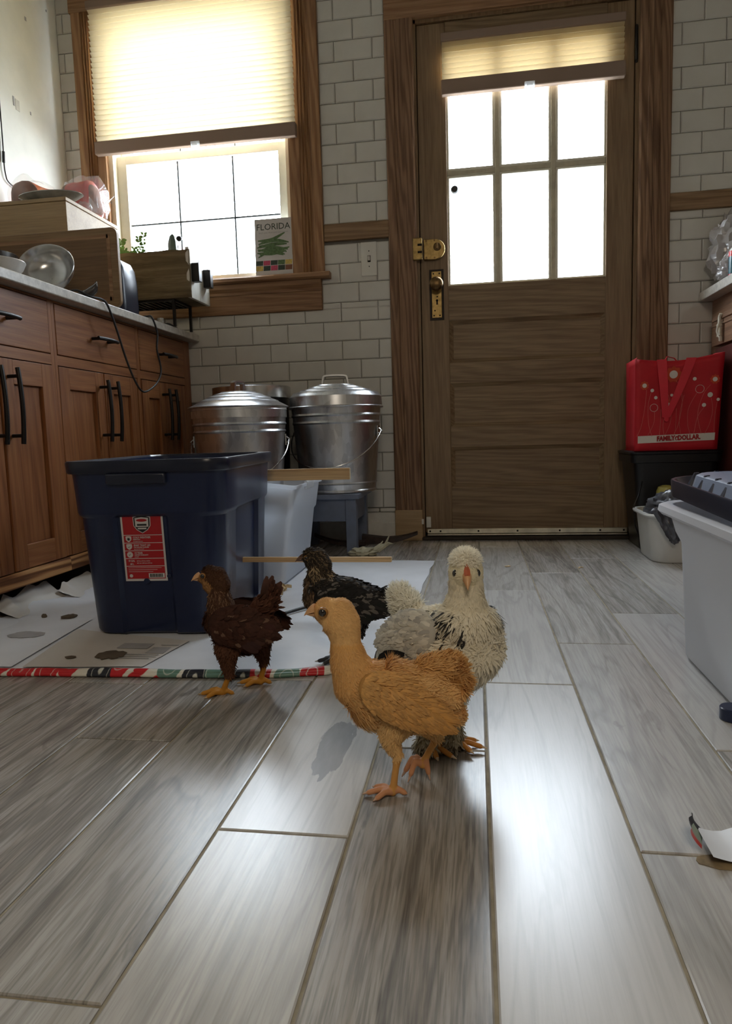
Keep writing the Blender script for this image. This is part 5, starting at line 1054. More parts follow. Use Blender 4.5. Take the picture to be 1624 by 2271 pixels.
for k in range(9):
    y = ly-.24+.06*k
    for sx in (-1, 1): q = MB(); q.M = LT; q.prism([(lx+sx*.2392, y-.005, lz+.0088), (lx+sx*.2392, y+.012, lz+.0088), (lx+sx*.2215, y+.010, lz+.0446), (lx+sx*.2215, y+.004, lz+.0446)], (sx*-.008, 0, .0006)); build(q, 'rib', 'navy_rim', r)
for k in range(7):
    x = lx-.18+.06*k; q = MB(); q.M = LT; q.prism([(x-.005, ly+.2992, lz+.0088), (x+.012, ly+.2992, lz+.0088), (x+.010, ly+.2815, lz+.0446), (x+.004, ly+.2815, lz+.0446)], (0, -.008, .0006)); build(q, 'rib', 'navy_rim', r)
# small things on the floor at the right
q = MB(); q.lathe([(.0185, 0), (.0195, .001), (.0195, .018), (.018, .0195), (.001, .0195)], (.386, 1.098, .0004), 32, cap0=True); tag(build(q, 'bottle_cap', 'navy_plastic', smooth=35, origin=(.386, 1.098, 0)), 'dark blue round bottle cap on the floor beside the white tote', 'cap')
r = empty('paper_scrap', (.26, .745, 0), 'curled scrap of printed wrapping paper on the bare floor at the right', 'paper')
q = MB(); q.grid(lambda u, v: (.235+.16*u, .738-.012*u+.055*(v-.5)*(1-.3*u)+.01*math.sin(u*5), .0015+.016*(math.sin(math.pi*min(1, u*1.2))**2)*(.4+.6*v)+.018*max(0, .15-u)*4), 18, 10); build(q, 'white_side', 'paper_white', r, smooth=60, fix=False)
q = MB(); 
def cf(u, v):
    a = -2.2*u; return (.237-.0125*math.sin(u*1.5)-.012*(v-.5)+.002*math.sin(v*9)*u, .752-.028*(v-.5)*1.3, .006+.024*u*(1-.3*abs(v-.5)))
q.grid(cf, 8, 10, 0, lambda u, v: (0 if v < .25 or u > .62 else 1) if v < .72 else 2); build(q, 'printed_curl', ['print_navy', 'print_sage', 'bread_red'], r, smooth=60, fix=False)
q = MB(); q.prism([(x, y, .0004) for x, y in rh(.252, .722, .030, .014, 16, 2.2)], (0, 0, .0004)); build(q, 'brown_stain', 'paper_tan_dark', r)
random.seed(4)
for i, (x, y, lb) in enumerate(((.10, 2.32, 'first pale wood crumb on the floor before the door'), (.33, 2.30, 'second pale wood crumb on the floor before the door'), (-.255, 1.93, 'white paper flake on the wrapping paper behind the chicks'))):
    q = MB(); q.obox((x, y, .0065 if i == 2 else .0025), (.014, .005, .002), rotm(rx=10, rz=20+50*i)); q.obox((x+.008, y+.004, .0068 if i == 2 else .0028), (.008, .004, .002), rotm(ry=12, rz=-30)); tag(build(q, 'crumb', 'shavings' if i < 2 else 'paper_white', origin=(x, y, 0)), lb, 'crumb')
# ================================================================== chickens
def lerp3(a, b, t_): return tuple(x+(y-x)*t_ for x, y in zip(a, b))
class Chick:
    """one bird in its own frame: x forward, y to its left, z up, metres, origin on the floor between the feet"""
    def __init__(s, label, loc, yaw, colour, voxel=.0014):
        s.root = empty('chicken', loc, label, 'chicken'); s.M = Matrix.Translation(loc) @ rotm(rz=yaw).to_4x4(); s.loc = Vector(loc); s.colour = colour; s.ch = []; s.vox = voxel
    def chain(s, lab, pts):    # pts: (x, y, z, r[, lateral scale]) listed from head towards tail / foot
        s.ch.append((lab, [(Vector(p[:3]), p[3], p[4] if len(p) > 4 else 1.0) for p in pts]))
    def body(s, smooth=7):
        q = MB(); nphi = 18
        for lab, pts in s.ch:
            # densify and loft with hemispherical ends
            dense = []
            for (a, ra, la), (b, rb, lb) in zip(pts, pts[1:]):
                for k in range(6): t_ = k/6; dense.append((a.lerp(b, t_), ra+(rb-ra)*t_, la+(lb-la)*t_))
            dense.append(pts[-1]); P = [d[0] for d in dense]; n = len(P)
            T = [(P[min(i+1, n-1)]-P[max(i-1, 0)]).normalized() for i in range(n)]
            seq = []
            for k in range(5): a = math.pi/2*(1-k/5); seq.append((P[0]-T[0]*dense[0][1]*math.sin(a), dense[0][1]*math.cos(a), dense[0][2], T[0]))
            seq += [(P[i], dense[i][1], dense[i][2], T[i]) for i in range(n)]
            for k in range(1, 6): a = math.pi/2*k/5; seq.append((P[-1]+T[-1]*dense[-1][1]*math.sin(a), dense[-1][1]*math.cos(a), dense[-1][2], T[-1]))
            rr = []
            for p, rad, lat, tt in seq:
                side = Vector((0, 1, 0)); side = (side-tt*side.dot(tt)); side = side.normalized() if side.length > .05 else Vector((1, 0, 0)); upv = tt.cross(side); rad = max(rad, 1e-5)
                rr.append([p+side*math.cos(2*math.pi*k/nphi)*rad*lat+upv*math.sin(2*math.pi*k/nphi)*rad for k in range(nphi)])
            q.rings(rr)
        me = bpy.data.meshes.new('tmp'); me.from_pydata([tuple(p) for p in q.v], [], q.f); bm = bmesh.new(); bm.from_mesh(me); bmesh.ops.recalc_face_normals(bm, faces=bm.faces); bm.to_mesh(me); bm.free()
        o = bpy.data.objects.new('tmp', me); COL.objects.link(o)
        rm = o.modifiers.new('r', 'REMESH'); rm.mode = 'VOXEL'; rm.voxel_size = s.vox; sm = o.modifiers.new('s', 'SMOOTH'); sm.iterations = smooth; sm.factor = .5
        bpy.context.view_layer.update(); dg = bpy.context.evaluated_depsgraph_get(); m2 = bpy.data.meshes.new_from_object(o.evaluated_get(dg)); bpy.data.objects.remove(o)
        m2.name = 'chicken_body'; V = np.empty(len(m2.vertices)*3); m2.vertices.foreach_get('co', V); V = V.reshape(-1, 3)
        s.segs = []
        for ci, (lab, pts) in enumerate(s.ch):
            for (a, ra, la), (b, rb, lb) in zip(pts, pts[1:]): s.segs.append((ci, lab, np.array(a), np.array(b), ra, rb, la, lb))
        lab, d_, tt = s.classify(V); s.V = V; s.labels = [x[1] for x in s.segs]
        col = np.ones((len(V), 4)); L = np.array(s.labels)[lab]
        for name in set(L):
            ii = np.where(L == name)[0]
            for i in ii: col[i, :3] = s.colour(name, V[i], 0.5, False)
        bm = bmesh.new(); bm.from_mesh(m2); bm.verts.ensure_lookup_table(); vs_ = [bm.verts[i] for i in np.where(~np.isin(L, ['shank', 'toe', 'claw']))[0]]
        for _ in range(26): bmesh.ops.smooth_vert(bm, verts=vs_, factor=.5, use_axis_x=True, use_axis_y=True, use_axis_z=True)
        bm.to_mesh(m2); bm.free(); V = np.empty(len(m2.vertices)*3); m2.vertices.foreach_get('co', V); V = V.reshape(-1, 3); s.V = V
        at = m2.attributes.new('Col', 'FLOAT_COLOR', 'POINT'); at.data.foreach_set('color', col.ravel())
        m2.materials.clear(); m2.materials.append(MATS['skin']); m2.shade_smooth()
        W_ = np.array(s.M.to_3x3()); m2.vertices.foreach_set('co', (V @ W_.T).ravel()); m2.update()
        b = bpy.data.objects.new('chicken_body', m2); COL.objects.link(b); b.parent = s.root; s.bodyobj = b
        nf = len(m2.polygons); C = np.empty(nf*3); N = np.empty(nf*3); m2.polygons.foreach_get('center', C); m2.polygons.foreach_get('normal', N)
        s.C = (C.reshape(-1, 3) @ W_); s.N = (N.reshape(-1, 3) @ W_); s.fl, _, s.ft = s.classify(s.C); s.fL = np.array(s.labels)[s.fl]
    def classify(s, V):
        best = np.full(len(V), 1e9); idx = np.zeros(len(V), int); T = np.zeros((len(V), 3))
        for k, (ci, lab, a, b, ra, rb, la, lb) in enumerate(s.segs):
            ab = b-a; L2 = ab @ ab; u = np.clip(((V-a) @ ab)/L2, 0, 1); P = a+u[:, None]*ab; D_ = V-P; D_[:, 1] /= (la+(lb-la)*u); d = np.linalg.norm(D_, axis=1)-(ra+(rb-ra)*u)
            w = d < best; best[w] = d[w]; idx[w] = k; T[w] = ab/math.sqrt(L2)
        return idx, best, T
    def blades(s, name, P, N, Dv, L, Wd, lift, colf, parent=None, kind='stuff', droop=.25):
        n = len(P); N = N/np.linalg.norm(N, axis=1)[:, None]; Dv = Dv-N*(Dv*N).sum(1)[:, None]; Dv /= (np.linalg.norm(Dv, axis=1)[:, None]+1e-9)
        S = np.cross(N, Dv); d1 = Dv*np.cos(lift)[:, None]+N*np.sin(lift)[:, None]; d2 = Dv*np.cos(lift*(1-droop*2))[:, None]+N*np.sin(lift*(1-droop*2))[:, None]
        L_ = L[:, None]; W_ = Wd[:, None]; root_ = P-N*.0006
        v = np.stack([root_-S*W_*.35, root_+S*W_*.35, root_+d1*L_*.45+S*W_*.5+N*W_*.0, root_+d1*L_*.45-S*W_*.5, root_+d1*L_*.45+N*W_*.14, root_+d1*L_*.45+d2*L_*.40+S*W_*.34, root_+d1*L_*.45+d2*L_*.40-S*W_*.34, root_+d1*L_*.45+d2*L_*.55], 1)
        f0 = [(0, 1, 4), (0, 4, 3), (1, 2, 4), (3, 4, 6), (4, 5, 6), (4, 2, 5), (6, 5, 7)]
        F = (np.array(f0)[None]+(np.arange(n)*8)[:, None, None]).reshape(-1, 3)
        V = v.reshape(-1, 3) @ np.array(s.M.to_3x3()).T
        me = bpy.data.meshes.new(name); me.vertices.add(len(V)); me.vertices.foreach_set('co', V.ravel()); me.loops.add(F.size); me.loops.foreach_set('vertex_index', F.ravel()); me.polygons.add(len(F)); me.polygons.foreach_set('loop_start', np.arange(0, F.size, 3)); me.polygons.foreach_set('loop_total', np.full(len(F), 3)); me.update(); me.validate()
        col = np.ones((n, 8, 4))
        for i in range(n):
            c0, c1 = colf(i); col[i, :4, :3] = c0; col[i, 4, :3] = c0; col[i, 5:, :3] = c1
        at = me.attributes.new('Col', 'FLOAT_COLOR', 'POINT'); at.data.foreach_set('color', col.ravel()); me.materials.append(MATS['plumage']); me.shade_smooth()
        o = bpy.data.objects.new(name, me); COL.objects.link(o); o.parent = parent or s.root
        if kind: o['kind'] = kind
        return o
    def cover(s, specs, name='plumage'):
        P = []; N = []; Dv = []; L = []; Wd = []; li = []; cl = []
        for (labs, n, ln, wd, lift, jit) in specs:
            ii = np.where(np.isin(s.fL, labs))[0]
            if not len(ii): continue
            k = rng.choice(ii, n); P.append(s.C[k]); N.append(s.N[k]); t_ = s.ft[k]+rng.normal(0, jit, (n, 3)); Dv.append(t_)
            L.append(ln*rng.uniform(.7, 1.3, n)); Wd.append(wd*rng.uniform(.8, 1.2, n)); li.append(np.radians(lift)*rng.uniform(.5, 1.5, n)); cl += [(s.fL[j], s.C[j]) for j in k]
        P, N, Dv = map(np.concatenate, (P, N, Dv)); L, Wd, li = map(np.concatenate, (L, Wd, li)); ra = rng.random(len(P))
        def colf(i):
            c0 = s.colour(cl[i][0], cl[i][1], ra[i], False); c1 = s.colour(cl[i][0], cl[i][1], ra[i], True); return c0, c1
        return s.blades(name, P, N, Dv, L, Wd, li, colf)
    def wing(s, side, c, ax, ra, rb, th, tilt, n, ln, wd, colf, prim=0, pl=.05, pw=.008, pcol=(.1, .1, .1), name='wing', pspread=.5, outv=None):
        """c centre on the flank, ax axis towards the wing tip, ra/rb half length/depth, th bulge"""
        c = Vector(c); ax = Vector(ax).normalized(); out = Vector(outv) if outv else Vector((0, side, tilt)); out = (out-ax*out.dot(ax)).normalized(); dn = ax.cross(out)*(1 if ax.cross(out).z < 0 else -1)
        q = MB(); Rm = Matrix((ax, dn, out)).transposed(); q.M = s.M
        def shp(d): return 1
        rr = []
        for i in range(13):
            th_ = math.pi*(.03+.94*i/12); u = -math.cos(th_); ring = []
            prof = math.sin(th_)*(1-.32*u)
            for k in range(16): a = 2*math.pi*k/16; ring.append(c+Rm @ Vector((u*ra, math.cos(a)*rb*prof, math.sin(a)*th*prof)))
            rr.append(ring)
        q.rings(rr); w = build(q, name, 'plumage', s.root, smooth=180)
        me = w.data; at = me.attributes.new('Col', 'FLOAT_COLOR', 'POINT'); cc = colf(.5, 0); at.data.foreach_set('color', [x for _ in me.vertices for x in (*cc, 1)])
        U = rng.uniform(-.95, .97, n); Vv = rng.uniform(-1, 1, n); pr = np.sqrt(1-U**2)*(1-.32*U); y = Vv*rb*pr; z = th*pr*np.sqrt(np.clip(1-Vv**2, .02, 1))
        Rn = np.array(Rm); P = np.array(c)+np.stack([U*ra, y, z], 1) @ Rn.T; Nn = np.stack([U*.35, Vv*.6, np.ones(n)], 1) @ Rn.T; Dv = np.tile(np.array(ax), (n, 1))+np.outer(.25+.25*rng.random(n), np.array(dn))*np.sign(Vv+.3)[:, None]*.6
        ru = rng.random(n); L = ln*(.7+.5*(U+1)/2)*rng.uniform(.8, 1.25, n)
        s.blades('covert_feathers', P, Nn, Dv, L, wd*rng.uniform(.8, 1.2, n), np.radians(9)*rng.uniform(.4, 1.6, n), lambda i: (colf(U[i], ru[i]), lerp3(colf(U[i], ru[i]), pcol, .18)), w)
        for k in range(prim):
            f_ = k/max(1, prim-1); st = c+ax*ra*(.15+.55*f_)+dn*rb*(.75-.9*f_)+out*th*(.55-.03*k); d = (ax+dn*(pspread*(1-f_)-.05)).normalized(); S = d.cross(out).normalized(); q = MB(); q.M = s.M; rr = []
            for i in range(7):
                t_ = i/6; wv = pw*(.45+.75*math.sin(math.pi*min(1, .15+t_*.72)))*(1 if t_ < .95 else .45); p = st+d*pl*(1-.25*f_)*t_+out*(.003*math.sin(3*t_)-.004*t_); rr.append([p-S*wv, p+out*.0012, p+S*wv])
            q.rings(rr, closed=False, cap0=False, cap1=False); o = build(q, 'feather', 'plumage', w, smooth=60, fix=False); at = o.data.attributes.new('Col', 'FLOAT_COLOR', 'POINT'); pc = [c_*(.8+.4*random.random()) for c_ in pcol]; at.data.foreach_set('color', [x for _ in o.data.vertices for x in (*pc, 1)])
        return w
    def tail(s, base, dirs, ln, wd, cols, upv=(0, 0, 1)):
        q0 = s.root
        for k, d in enumerate(dirs):
            d = Vector(d).normalized(); S = Vector((0, 1, 0)).lerp(Vector(upv), .35).cross(d); S = Vector((0, .75, .0))+Vector((0, 0, .5)).cross(d)*0; S = (S-d*S.dot(d)).normalized()*.6+d.cross(Vector((0, 1, 0))).normalized()*.8; S.normalize(); nn = d.cross(S); b = Vector(base)+Vector((0, (k-len(dirs)/2)*.0022, 0)); q = MB(); q.M = s.M; rr = []
            for i in range(7):
                t_ = i/6; wv = wd*(.35+.85*math.sin(math.pi*min(1, .1+t_*.75)))*(1 if t_ < .95 else .55); p = b+d*ln*t_*(1-.08*(k % 3)); rr.append([p-S*wv, p+nn*.0014, p+S*wv])
            q.rings(rr, closed=False, cap0=False, cap1=False); o = build(q, 'tail_feather', 'plumage', s.root, smooth=60, fix=False); at = o.data.attributes.new('Col', 'FLOAT_COLOR', 'POINT'); c0 = cols[k % len(cols)]; at.data.foreach_set('color', [x for j in range(len(o.data.vertices)) for x in (*[v_*(1 if j < 15 else 1.35) for v_ in c0], 1)])
    def eye(s, p, r_, ring=True):
        p = Vector(p); q = MB(); q.M = s.M; q.ell(p, (r_, r_*.75, r_), None, 18, 12); e_ = build(q, 'eye', 'eye', s.root, smooth=180)
        if ring:
            sy = 1 if p.y > 0 else -1; q = MB(); q.M = s.M; q.rings([[p+Vector((r_*k_*math.cos(a), -sy*r_*o_, r_*k_*.92*math.sin(a))) for a in np.linspace(0, 6.28, 21)[:-1]] for k_, o_ in ((1.0, -.35), (1.12, -.30), (1.28, -.02), (1.38, .4))], True, False, False); build(q, 'eyelid', 'eye_ring', e_, smooth=180)
    def beak(s, base, tip, h, w, mat, side=Vector((0, 1, 0))):
        base, tip = Vector(base), Vector(tip); d = (tip-base); side = (side-d.normalized()*side.dot(d.normalized())).normalized(); upv = d.normalized().cross(side); upv = upv if upv.z > 0 else -upv
        for part, (h0, sg) in (('upper_beak', (h, 1)), ('lower_beak', (h*.62, -1))):
            q = MB(); q.M = s.M; rr = []
            for i in range(9):
                t_ = i/8; f_ = (1-t_**1.6); c = base+d*(t_*(1 if sg > 0 else .86))+upv*(-.10*h if sg < 0 else .04*h)-upv*(h*.14*t_**3 if sg > 0 else -h*.12*t_); ring = []
                for k in range(12): a = math.pi*k/11; ring.append(c+side*math.cos(a)*w*.5*f_+upv*sg*math.sin(a)*h0*.62*f_)
                rr.append(ring)
            q.rings(rr); build(q, part, mat, s.root, smooth=70)
    def leg(s, hock, foot, r0, yaw_=0, L=.030, lift=None, rs=1.0):
        hock, foot = Vector(hock), Vector(foot)
        s.chain('shank', [(*hock, r0*1.25), (*hock.lerp(foot, .35), r0*.88), (*hock.lerp(foot, .85), r0*.95), (*foot, r0*1.15)])
        for a, l_ in ((-34, .92), (0, 1.12), (36, .90), (172, .55)):
            a = R(a+yaw_); d = Vector((math.cos(a), math.sin(a), 0)); up_ = Vector((0, 0, 1))
            k1 = foot+d*L*l_*.45+up_*(.0035); k2 = foot+d*L*l_*.85+up_*(-.0005); k3 = foot+d*L*l_*1.08+up_*(-.0022)
            if lift: k1 += up_*lift*.2-d*L*.05; k2 += up_*(-lift*.5)-d*L*.18; k3 += up_*(-lift*1.0)-d*L*.22
            s.chain('toe', [(*foot, r0*1.0), (*k1, r0*.80*rs), (*k2, r0*.72*rs)]); s.chain('claw', [(*k2, r0*.55), (*k3, r0*.26)])
def px_frame(px0, py0, sx, sz):    # picture-like tracing units of a left-facing bird -> its own metres
    return lambda px, py, lat=0.0: ((px0-px+.017*(py-py0))*sx, lat, (py0-py)*sz)

# ---- buff pullet in front
def buff_col(lab, p, r_, tip):
    if lab in ('shank', 'toe'): return (.56, .26, .13) if lab == 'toe' else (.60, .30, .085)
    if lab == 'claw': return (.55, .36, .26)
    v_ = .92+.16*r_; x, y, z = p
    base = (.80, .49, .19)
    if lab == 'head': base = (.80, .51, .21)
    elif lab == 'neck': base = (.76, .43, .145)
    elif lab == 'tail': base = (.68, .37, .12)
    elif lab in ('thigh', 'shin'): base = (.82, .54, .23)
    else:
        if z < .098: base = (.86, .62, .31)
        elif z > .15: base = (.72, .41, .145)
    if tip: base = lerp3(base, (.80, .56, .30), .28)
    return tuple(min(1, c*v_) for c in base)
f = px_frame(880, 1765, .000566, .000585)
c = Chick('buff-orange chicken walking left in front of the other three', (-.106, .842, .0004), 180, buff_col)
A = lambda px, py, r_, lat=.9, y=0: (*f(px, py, y), r_*.00056, lat)
c.chain('head', [A(730, 1373, 32, .84), A(750, 1382, 46, .80), A(763, 1400, 43, .86), A(770, 1428, 36, .92)])
c.chain('neck', [A(766, 1408, 34, .88), A(770, 1440, 34, .95), A(777, 1480, 42, .98), A(797, 1530, 57, .92)])
c.chain('body', [A(797, 1525, 55, .92), A(838, 1553, 81, .84), A(890, 1562, 84, .82), A(945, 1560, 77, .80), A(985, 1572, 50, .8), A(1002, 1590, 26, .8)])
c.chain('tail', [A(950, 1520, 48, .7), A(988, 1500, 34, .65), A(1012, 1512, 20, .6), A(1020, 1525, 12, .6)])
c.chain('thigh', [A(885, 1600, 44, .75, .021), A(877, 1632, 30, .8, .021), A(880, 1655, 18, .9, .021)]); c.chain('shin', [A(882, 1655, 17, .9, .021), A(889, 1676, 11, 1, .021)])
c.chain('thigh', [A(930, 1610, 44, .75, -.021), A(952, 1640, 26, .8, -.021), A(967, 1655, 18, .9, -.021)]); c.chain('shin', [A(967, 1655, 16, .9, -.021), A(970, 1664, 12, 1, -.021)])
fl_ = f(878, 1757, .021); c.leg(f(890, 1674, .021), fl_, .0050, 8, .031)
c.leg(f(972, 1664, -.021), f(938, 1728, -.021), .0050, -6, .028, lift=.018)
c.body()
c.cover([(['head'], 8500, .0050, .0008, 15, .35), (['neck'], 9000, .0085, .0010, 15, .25), (['body'], 9000, .0150, .0022, 11, .22), (['body'], 5000, .012, .0008, 26, .4), (['tail'], 3200, .020, .0022, 16, .22), (['tail'], 1200, .016, .0009, 30, .4), (['thigh', 'shin'], 4500, .0085, .0010, 15, .3)])
wc = lambda u, r_: tuple(x*(.80+.4*r_) for x in lerp3((.73, .41, .14), (.62, .31, .085), (u+1)/2))
for sd in (1, -1): c.wing(sd, f(905, 1545 if sd > 0 else 1562, sd*(.0385 if sd > 0 else .036)), Vector(f(1003, 1586))-Vector(f(905, 1542)), .057, .025, .006, .45, 1300, .016, .0038, wc, 0)
for sd in (1, -1): c.eye(f(727, 1367, sd*.0200), .0050)
c.beak(f(706, 1373), f(675, 1382), .0160, .0135, 'beak_horn')

# ---- red-brown pullet
def brown_col(lab, p, r_, tip):
    if lab in ('shank', 'toe'): return (.46, .20, .025)
    if lab == 'claw': return (.40, .28, .16)
    v_ = .7+.6*r_; base = (.085, .030, .017)
    base = base
    if lab == 'face': base = (.36, .185, .065)
    elif lab == 'head': base = (.075, .032, .014)
    elif lab == 'neck': base = (.085, .036, .018) if r_ < .75 else (.22, .13, .075)
    elif lab in ('thigh', 'shin'): base = (.105, .040, .019)
    elif p[2] < .105: base = (.105, .034, .015)
    if tip: base = lerp3(base, (.17, .080, .045), .30)
    return tuple(c_*v_ for c_ in base)
f = px_frame(548, 1530, .00080, .00082)
c = Chick('dark red-brown chicken standing left beside the blue tote', (-.420, 1.164, .0004), 180, brown_col)
A = lambda px, py, r_, lat=.9, y=0: (*f(px, py, y), r_*.00081, lat)
c.chain('face', [A(460, 1283, 10, .9), A(471, 1283, 21, .84), A(484, 1290, 25, .87), A(492, 1300, 23, .9)])
c.chain('head', [A(480, 1273, 19, .80), A(491, 1280, 27, .80), A(500, 1294, 25, .86)])
c.chain('neck', [A(495, 1292, 23, .9), A(500, 1318, 23, .95), A(503, 1345, 28, .95), A(510, 1375, 38, .9)])
c.chain('body', [A(506, 1375, 38, .9), A(528, 1395, 50, .82), A(555, 1398, 53, .8), A(585, 1395, 42, .78), A(602, 1390, 24, .75)])
c.chain('tail', [A(585, 1365, 26, .6), A(605, 1345, 18, .5), A(615, 1330, 10, .5)])
c.chain('thigh', [A(528, 1430, 28, .75, .026), A(527, 1456, 18, .85, .026), A(528, 1474, 12, .95, .026)]); c.chain('shin', [A(528, 1474, 11, 1, .026), A(530, 1488, 8, 1, .026)])
c.chain('thigh', [A(580, 1430, 28, .75, -.026), A(585, 1456, 18, .85, -.026), A(588, 1472, 12, .95, -.026)]); c.chain('shin', [A(588, 1472, 11, 1, -.026), A(589, 1484, 8, 1, -.026)])
c.leg(f(530, 1486, .026), f(513, 1527, .026), .0056, 10, .036); c.leg(f(590, 1482, -.026), f(580, 1524, -.026), .0056, 8, .036)
c.body(6)
c.cover([(['face'], 1500, .004, .0010, 22, .5), (['head'], 4000, .0070, .0012, 18, .35), (['neck'], 4000, .012, .0016, 18, .3), (['body'], 8000, .0165, .0030, 12, .22), (['body'], 1500, .012, .0014, 32, .6), (['tail'], 800, .022, .005, 22, .3), (['thigh', 'shin'], 2200, .011, .0022, 20, .35)])
wc = lambda u, r_: tuple(x*(.7+.6*r_) for x in ((.060, .022, .013) if r_ < .96 else (.15, .085, .055)))
for sd in (1, -1): c.wing(sd, f(560, 1378, sd*.036), Vector(f(618, 1385))-Vector(f(560, 1378)), .056, .032, .011, .3, 520, .019, .0085, wc, 7, .036, .0062, (.055, .024, .017), pspread=.45)
c.tail(f(598, 1350), [Vector(f(x, y))-Vector(f(600, 1352)) for x, y in ((622, 1290), (628, 1291), (634, 1297), (639, 1303), (640, 1312), (630, 1325), (614, 1292))], .062, .0085, [(.065, .028, .018), (.085, .040, .028), (.055, .022, .014)])
for sd in (1, -1): c.eye(f(471, 1274, sd*.0150), .0042)
c.beak(f(458, 1280), f(435, 1288), .0150, .0120, 'beak_horn')

# ---- dark partridge pullet behind
def dark_col(lab, p, r_, tip):
    if lab in ('shank', 'toe', 'claw'): return (.030, .030, .032) if lab != 'claw' else (.30, .28, .26)
    v_ = .6+.8*r_; base = (.020, .018, .017)
    if lab == 'face': base = (.060, .048, .038)
    elif lab == 'head': base = (.030, .022, .016) if r_ < .7 else (.16, .11, .06)
    elif lab == 'neck': base = (.055, .036, .022) if r_ < .55 else (.34, .25, .14)
    elif lab == 'breast': base = (.125, .078, .045) if r_ < .7 else (.24, .15, .085)
    elif lab == 'tail': base = (.008, .008, .009)
    elif r_ > .86: base = (.16, .14, .12)
    if tip: base = lerp3(base, (.14, .115, .09), .22)
    return tuple(c_*v_ for c_ in base)
f = px_frame(765, 1463, .00090, .00091)
c = Chick('black and brown chicken with streaked neck standing on the wrapping paper at the back', (-.262, 1.333, .0052), 180, dark_col, .0016)
A = lambda px, py, r_, lat=.9, y=0: (*f(px, py, y), r_*.0009, lat)
c.chain('face', [A(676, 1239, 8, .85), A(684, 1241, 16, .85), A(692, 1246, 19, .85)])
c.chain('head', [A(690, 1236, 19, .82), A(700, 1240, 25, .82), A(712, 1254, 23, .88)])
c.chain('neck', [A(706, 1252, 23, .9), A(712, 1278, 24, .95), A(718, 1300, 30, .95)])
c.chain('breast', [A(706, 1296, 30, .9), A(712, 1318, 42, .85), A(725, 1335, 44, .85)])
c.chain('body', [A(715, 1310, 40, .88), A(745, 1325, 46, .85), A(785, 1335, 43, .8), A(820, 1334, 30, .75), A(845, 1330, 18, .7)])
c.chain('tail', [A(830, 1328, 20, .6), A(855, 1328, 15, .5), A(868, 1330, 11, .45)])
c.chain('thigh', [A(775, 1365, 28, .75, .030), A(770, 1392, 18, .85, .030), A(768, 1412, 11, .9, .030)]); c.chain('thigh', [A(790, 1365, 28, .75, -.030), A(792, 1392, 18, .85, -.030), A(792, 1412, 11, .9, -.030)])
c.leg(f(768, 1410, .03), f(752, 1457, .03), .0058, 6, .036); c.leg(f(792, 1410, -.03), f(772, 1457, -.03), .0058, 2, .036)
c.body(6)
c.cover([(['face'], 1200, .004, .0012, 22, .5), (['head'], 2400, .009, .0020, 22, .4), (['neck'], 2600, .018, .0026, 20, .3), (['breast'], 2600, .013, .0036, 16, .35), (['body'], 4200, .018, .0048, 15, .3), (['tail'], 800, .026, .006, 14, .25), (['thigh'], 1500, .013, .0028, 20, .35)])
wc = lambda u, r_: tuple(x*(.6+.8*r_) for x in ((.022, .020, .019) if r_ < .8 else (.13, .115, .10)))
for sd in (1, -1): c.wing(sd, f(780, 1328, sd*.036), Vector(f(860, 1336))-Vector(f(775, 1322)), .068, .030, .010, .3, 620, .020, .0075, wc, 7, .040, .0060, (.016, .015, .016), pspread=.25)
c.tail(f(845, 1330), [Vector(f(x, y))-Vector(f(846, 1330)) for x, y in ((872, 1318), (880, 1324), (884, 1332), (880, 1342), (874, 1348))], .036, .0085, [(.008, .008, .009), (.012, .012, .013)])
for sd in (1, -1): c.eye(f(684, 1236, sd*.0150), .0040)
c.beak(f(676, 1238), f(653, 1247), .0140, .0115, 'beak_dark')

# ---- white pullet facing the camera
def white_col(lab, p, r_, tip):
    if lab in ('shank', 'toe'): return (.48, .20, .04)
    if lab == 'claw': return (.55, .42, .28)
    v_ = .90+.18*r_; base = (.84, .78, .62); x, y, z = p
    if lab == 'head': base = (.84, .77, .56)
    elif lab == 'crown': base = (.90, .86, .74)
    elif lab == 'neck': base = (.84, .77, .60)
    elif lab == 'hackle': base = (.60, .54, .42) if r_ < .40 else (.030, .028, .026)
    elif lab == 'tail': base = (.90, .87, .76)
    elif lab == 'boot': base = (.36, .30, .19) if z > .014 else (.13, .095, .055)
    elif lab == 'body':
        base = (.85, .79, .64)
        if r_ > .97: base = (.30, .27, .22)
    if tip: base = lerp3(base, (.80, .76, .65), .25)
    return tuple(min(1, c_*v_) for c_ in base)
YW = -50
c = Chick('white fluffy chicken with black wing feathers facing the camera', (-.040, .962, .0004), YW, white_col)
hd = Matrix.Rotation(R(-90-YW+4), 3, 'Z') @ Vector((1, 0, 0))      # head looks at the camera
hc = Vector((.040, 0, .262))
c.chain('crown', [(*(hc+Vector((0, 0, .016))+hd*.004), .016, 1.0), (*(hc+Vector((0, 0, .010))-hd*.010), .020, 1.0)])
c.chain('head', [(*(hc+hd*.013+Vector((0, 0, -.002))), .0155, 1), (*hc, .0235, 1), (*(hc-hd*.012+Vector((0, 0, -.008))), .0215, 1)])
c.chain('neck', [(*(hc+Vector((0, 0, -.004))), .0225, 1), (.040, 0, .236, .0225, 1), (.038, 0, .216, .028, 1.05), (.034, 0, .198, .036, 1.1)])
c.chain('body', [(.038, 0, .186, .040, 1.15), (.030, 0, .160, .056, 1.12), (.006, 0, .148, .062, 1.05), (-.025, 0, .150, .055, 1.0), (-.055, 0, .160, .040, .9), (-.072, 0, .170, .026, .85)])
c.chain('body', [(.036, .026, .176, .030, 1.0), (.020, .040, .158, .036, .9), (-.010, .046, .152, .034, .8)])
c.chain('body', [(.020, 0, .143, .052, 1.0), (.000, -.010, .124, .040, 1.0)])
c.chain('tail', [(-.070, -.004, .172, .024, .8), (-.092, -.008, .190, .019, .8), (-.104, -.010, .202, .013, .8)])
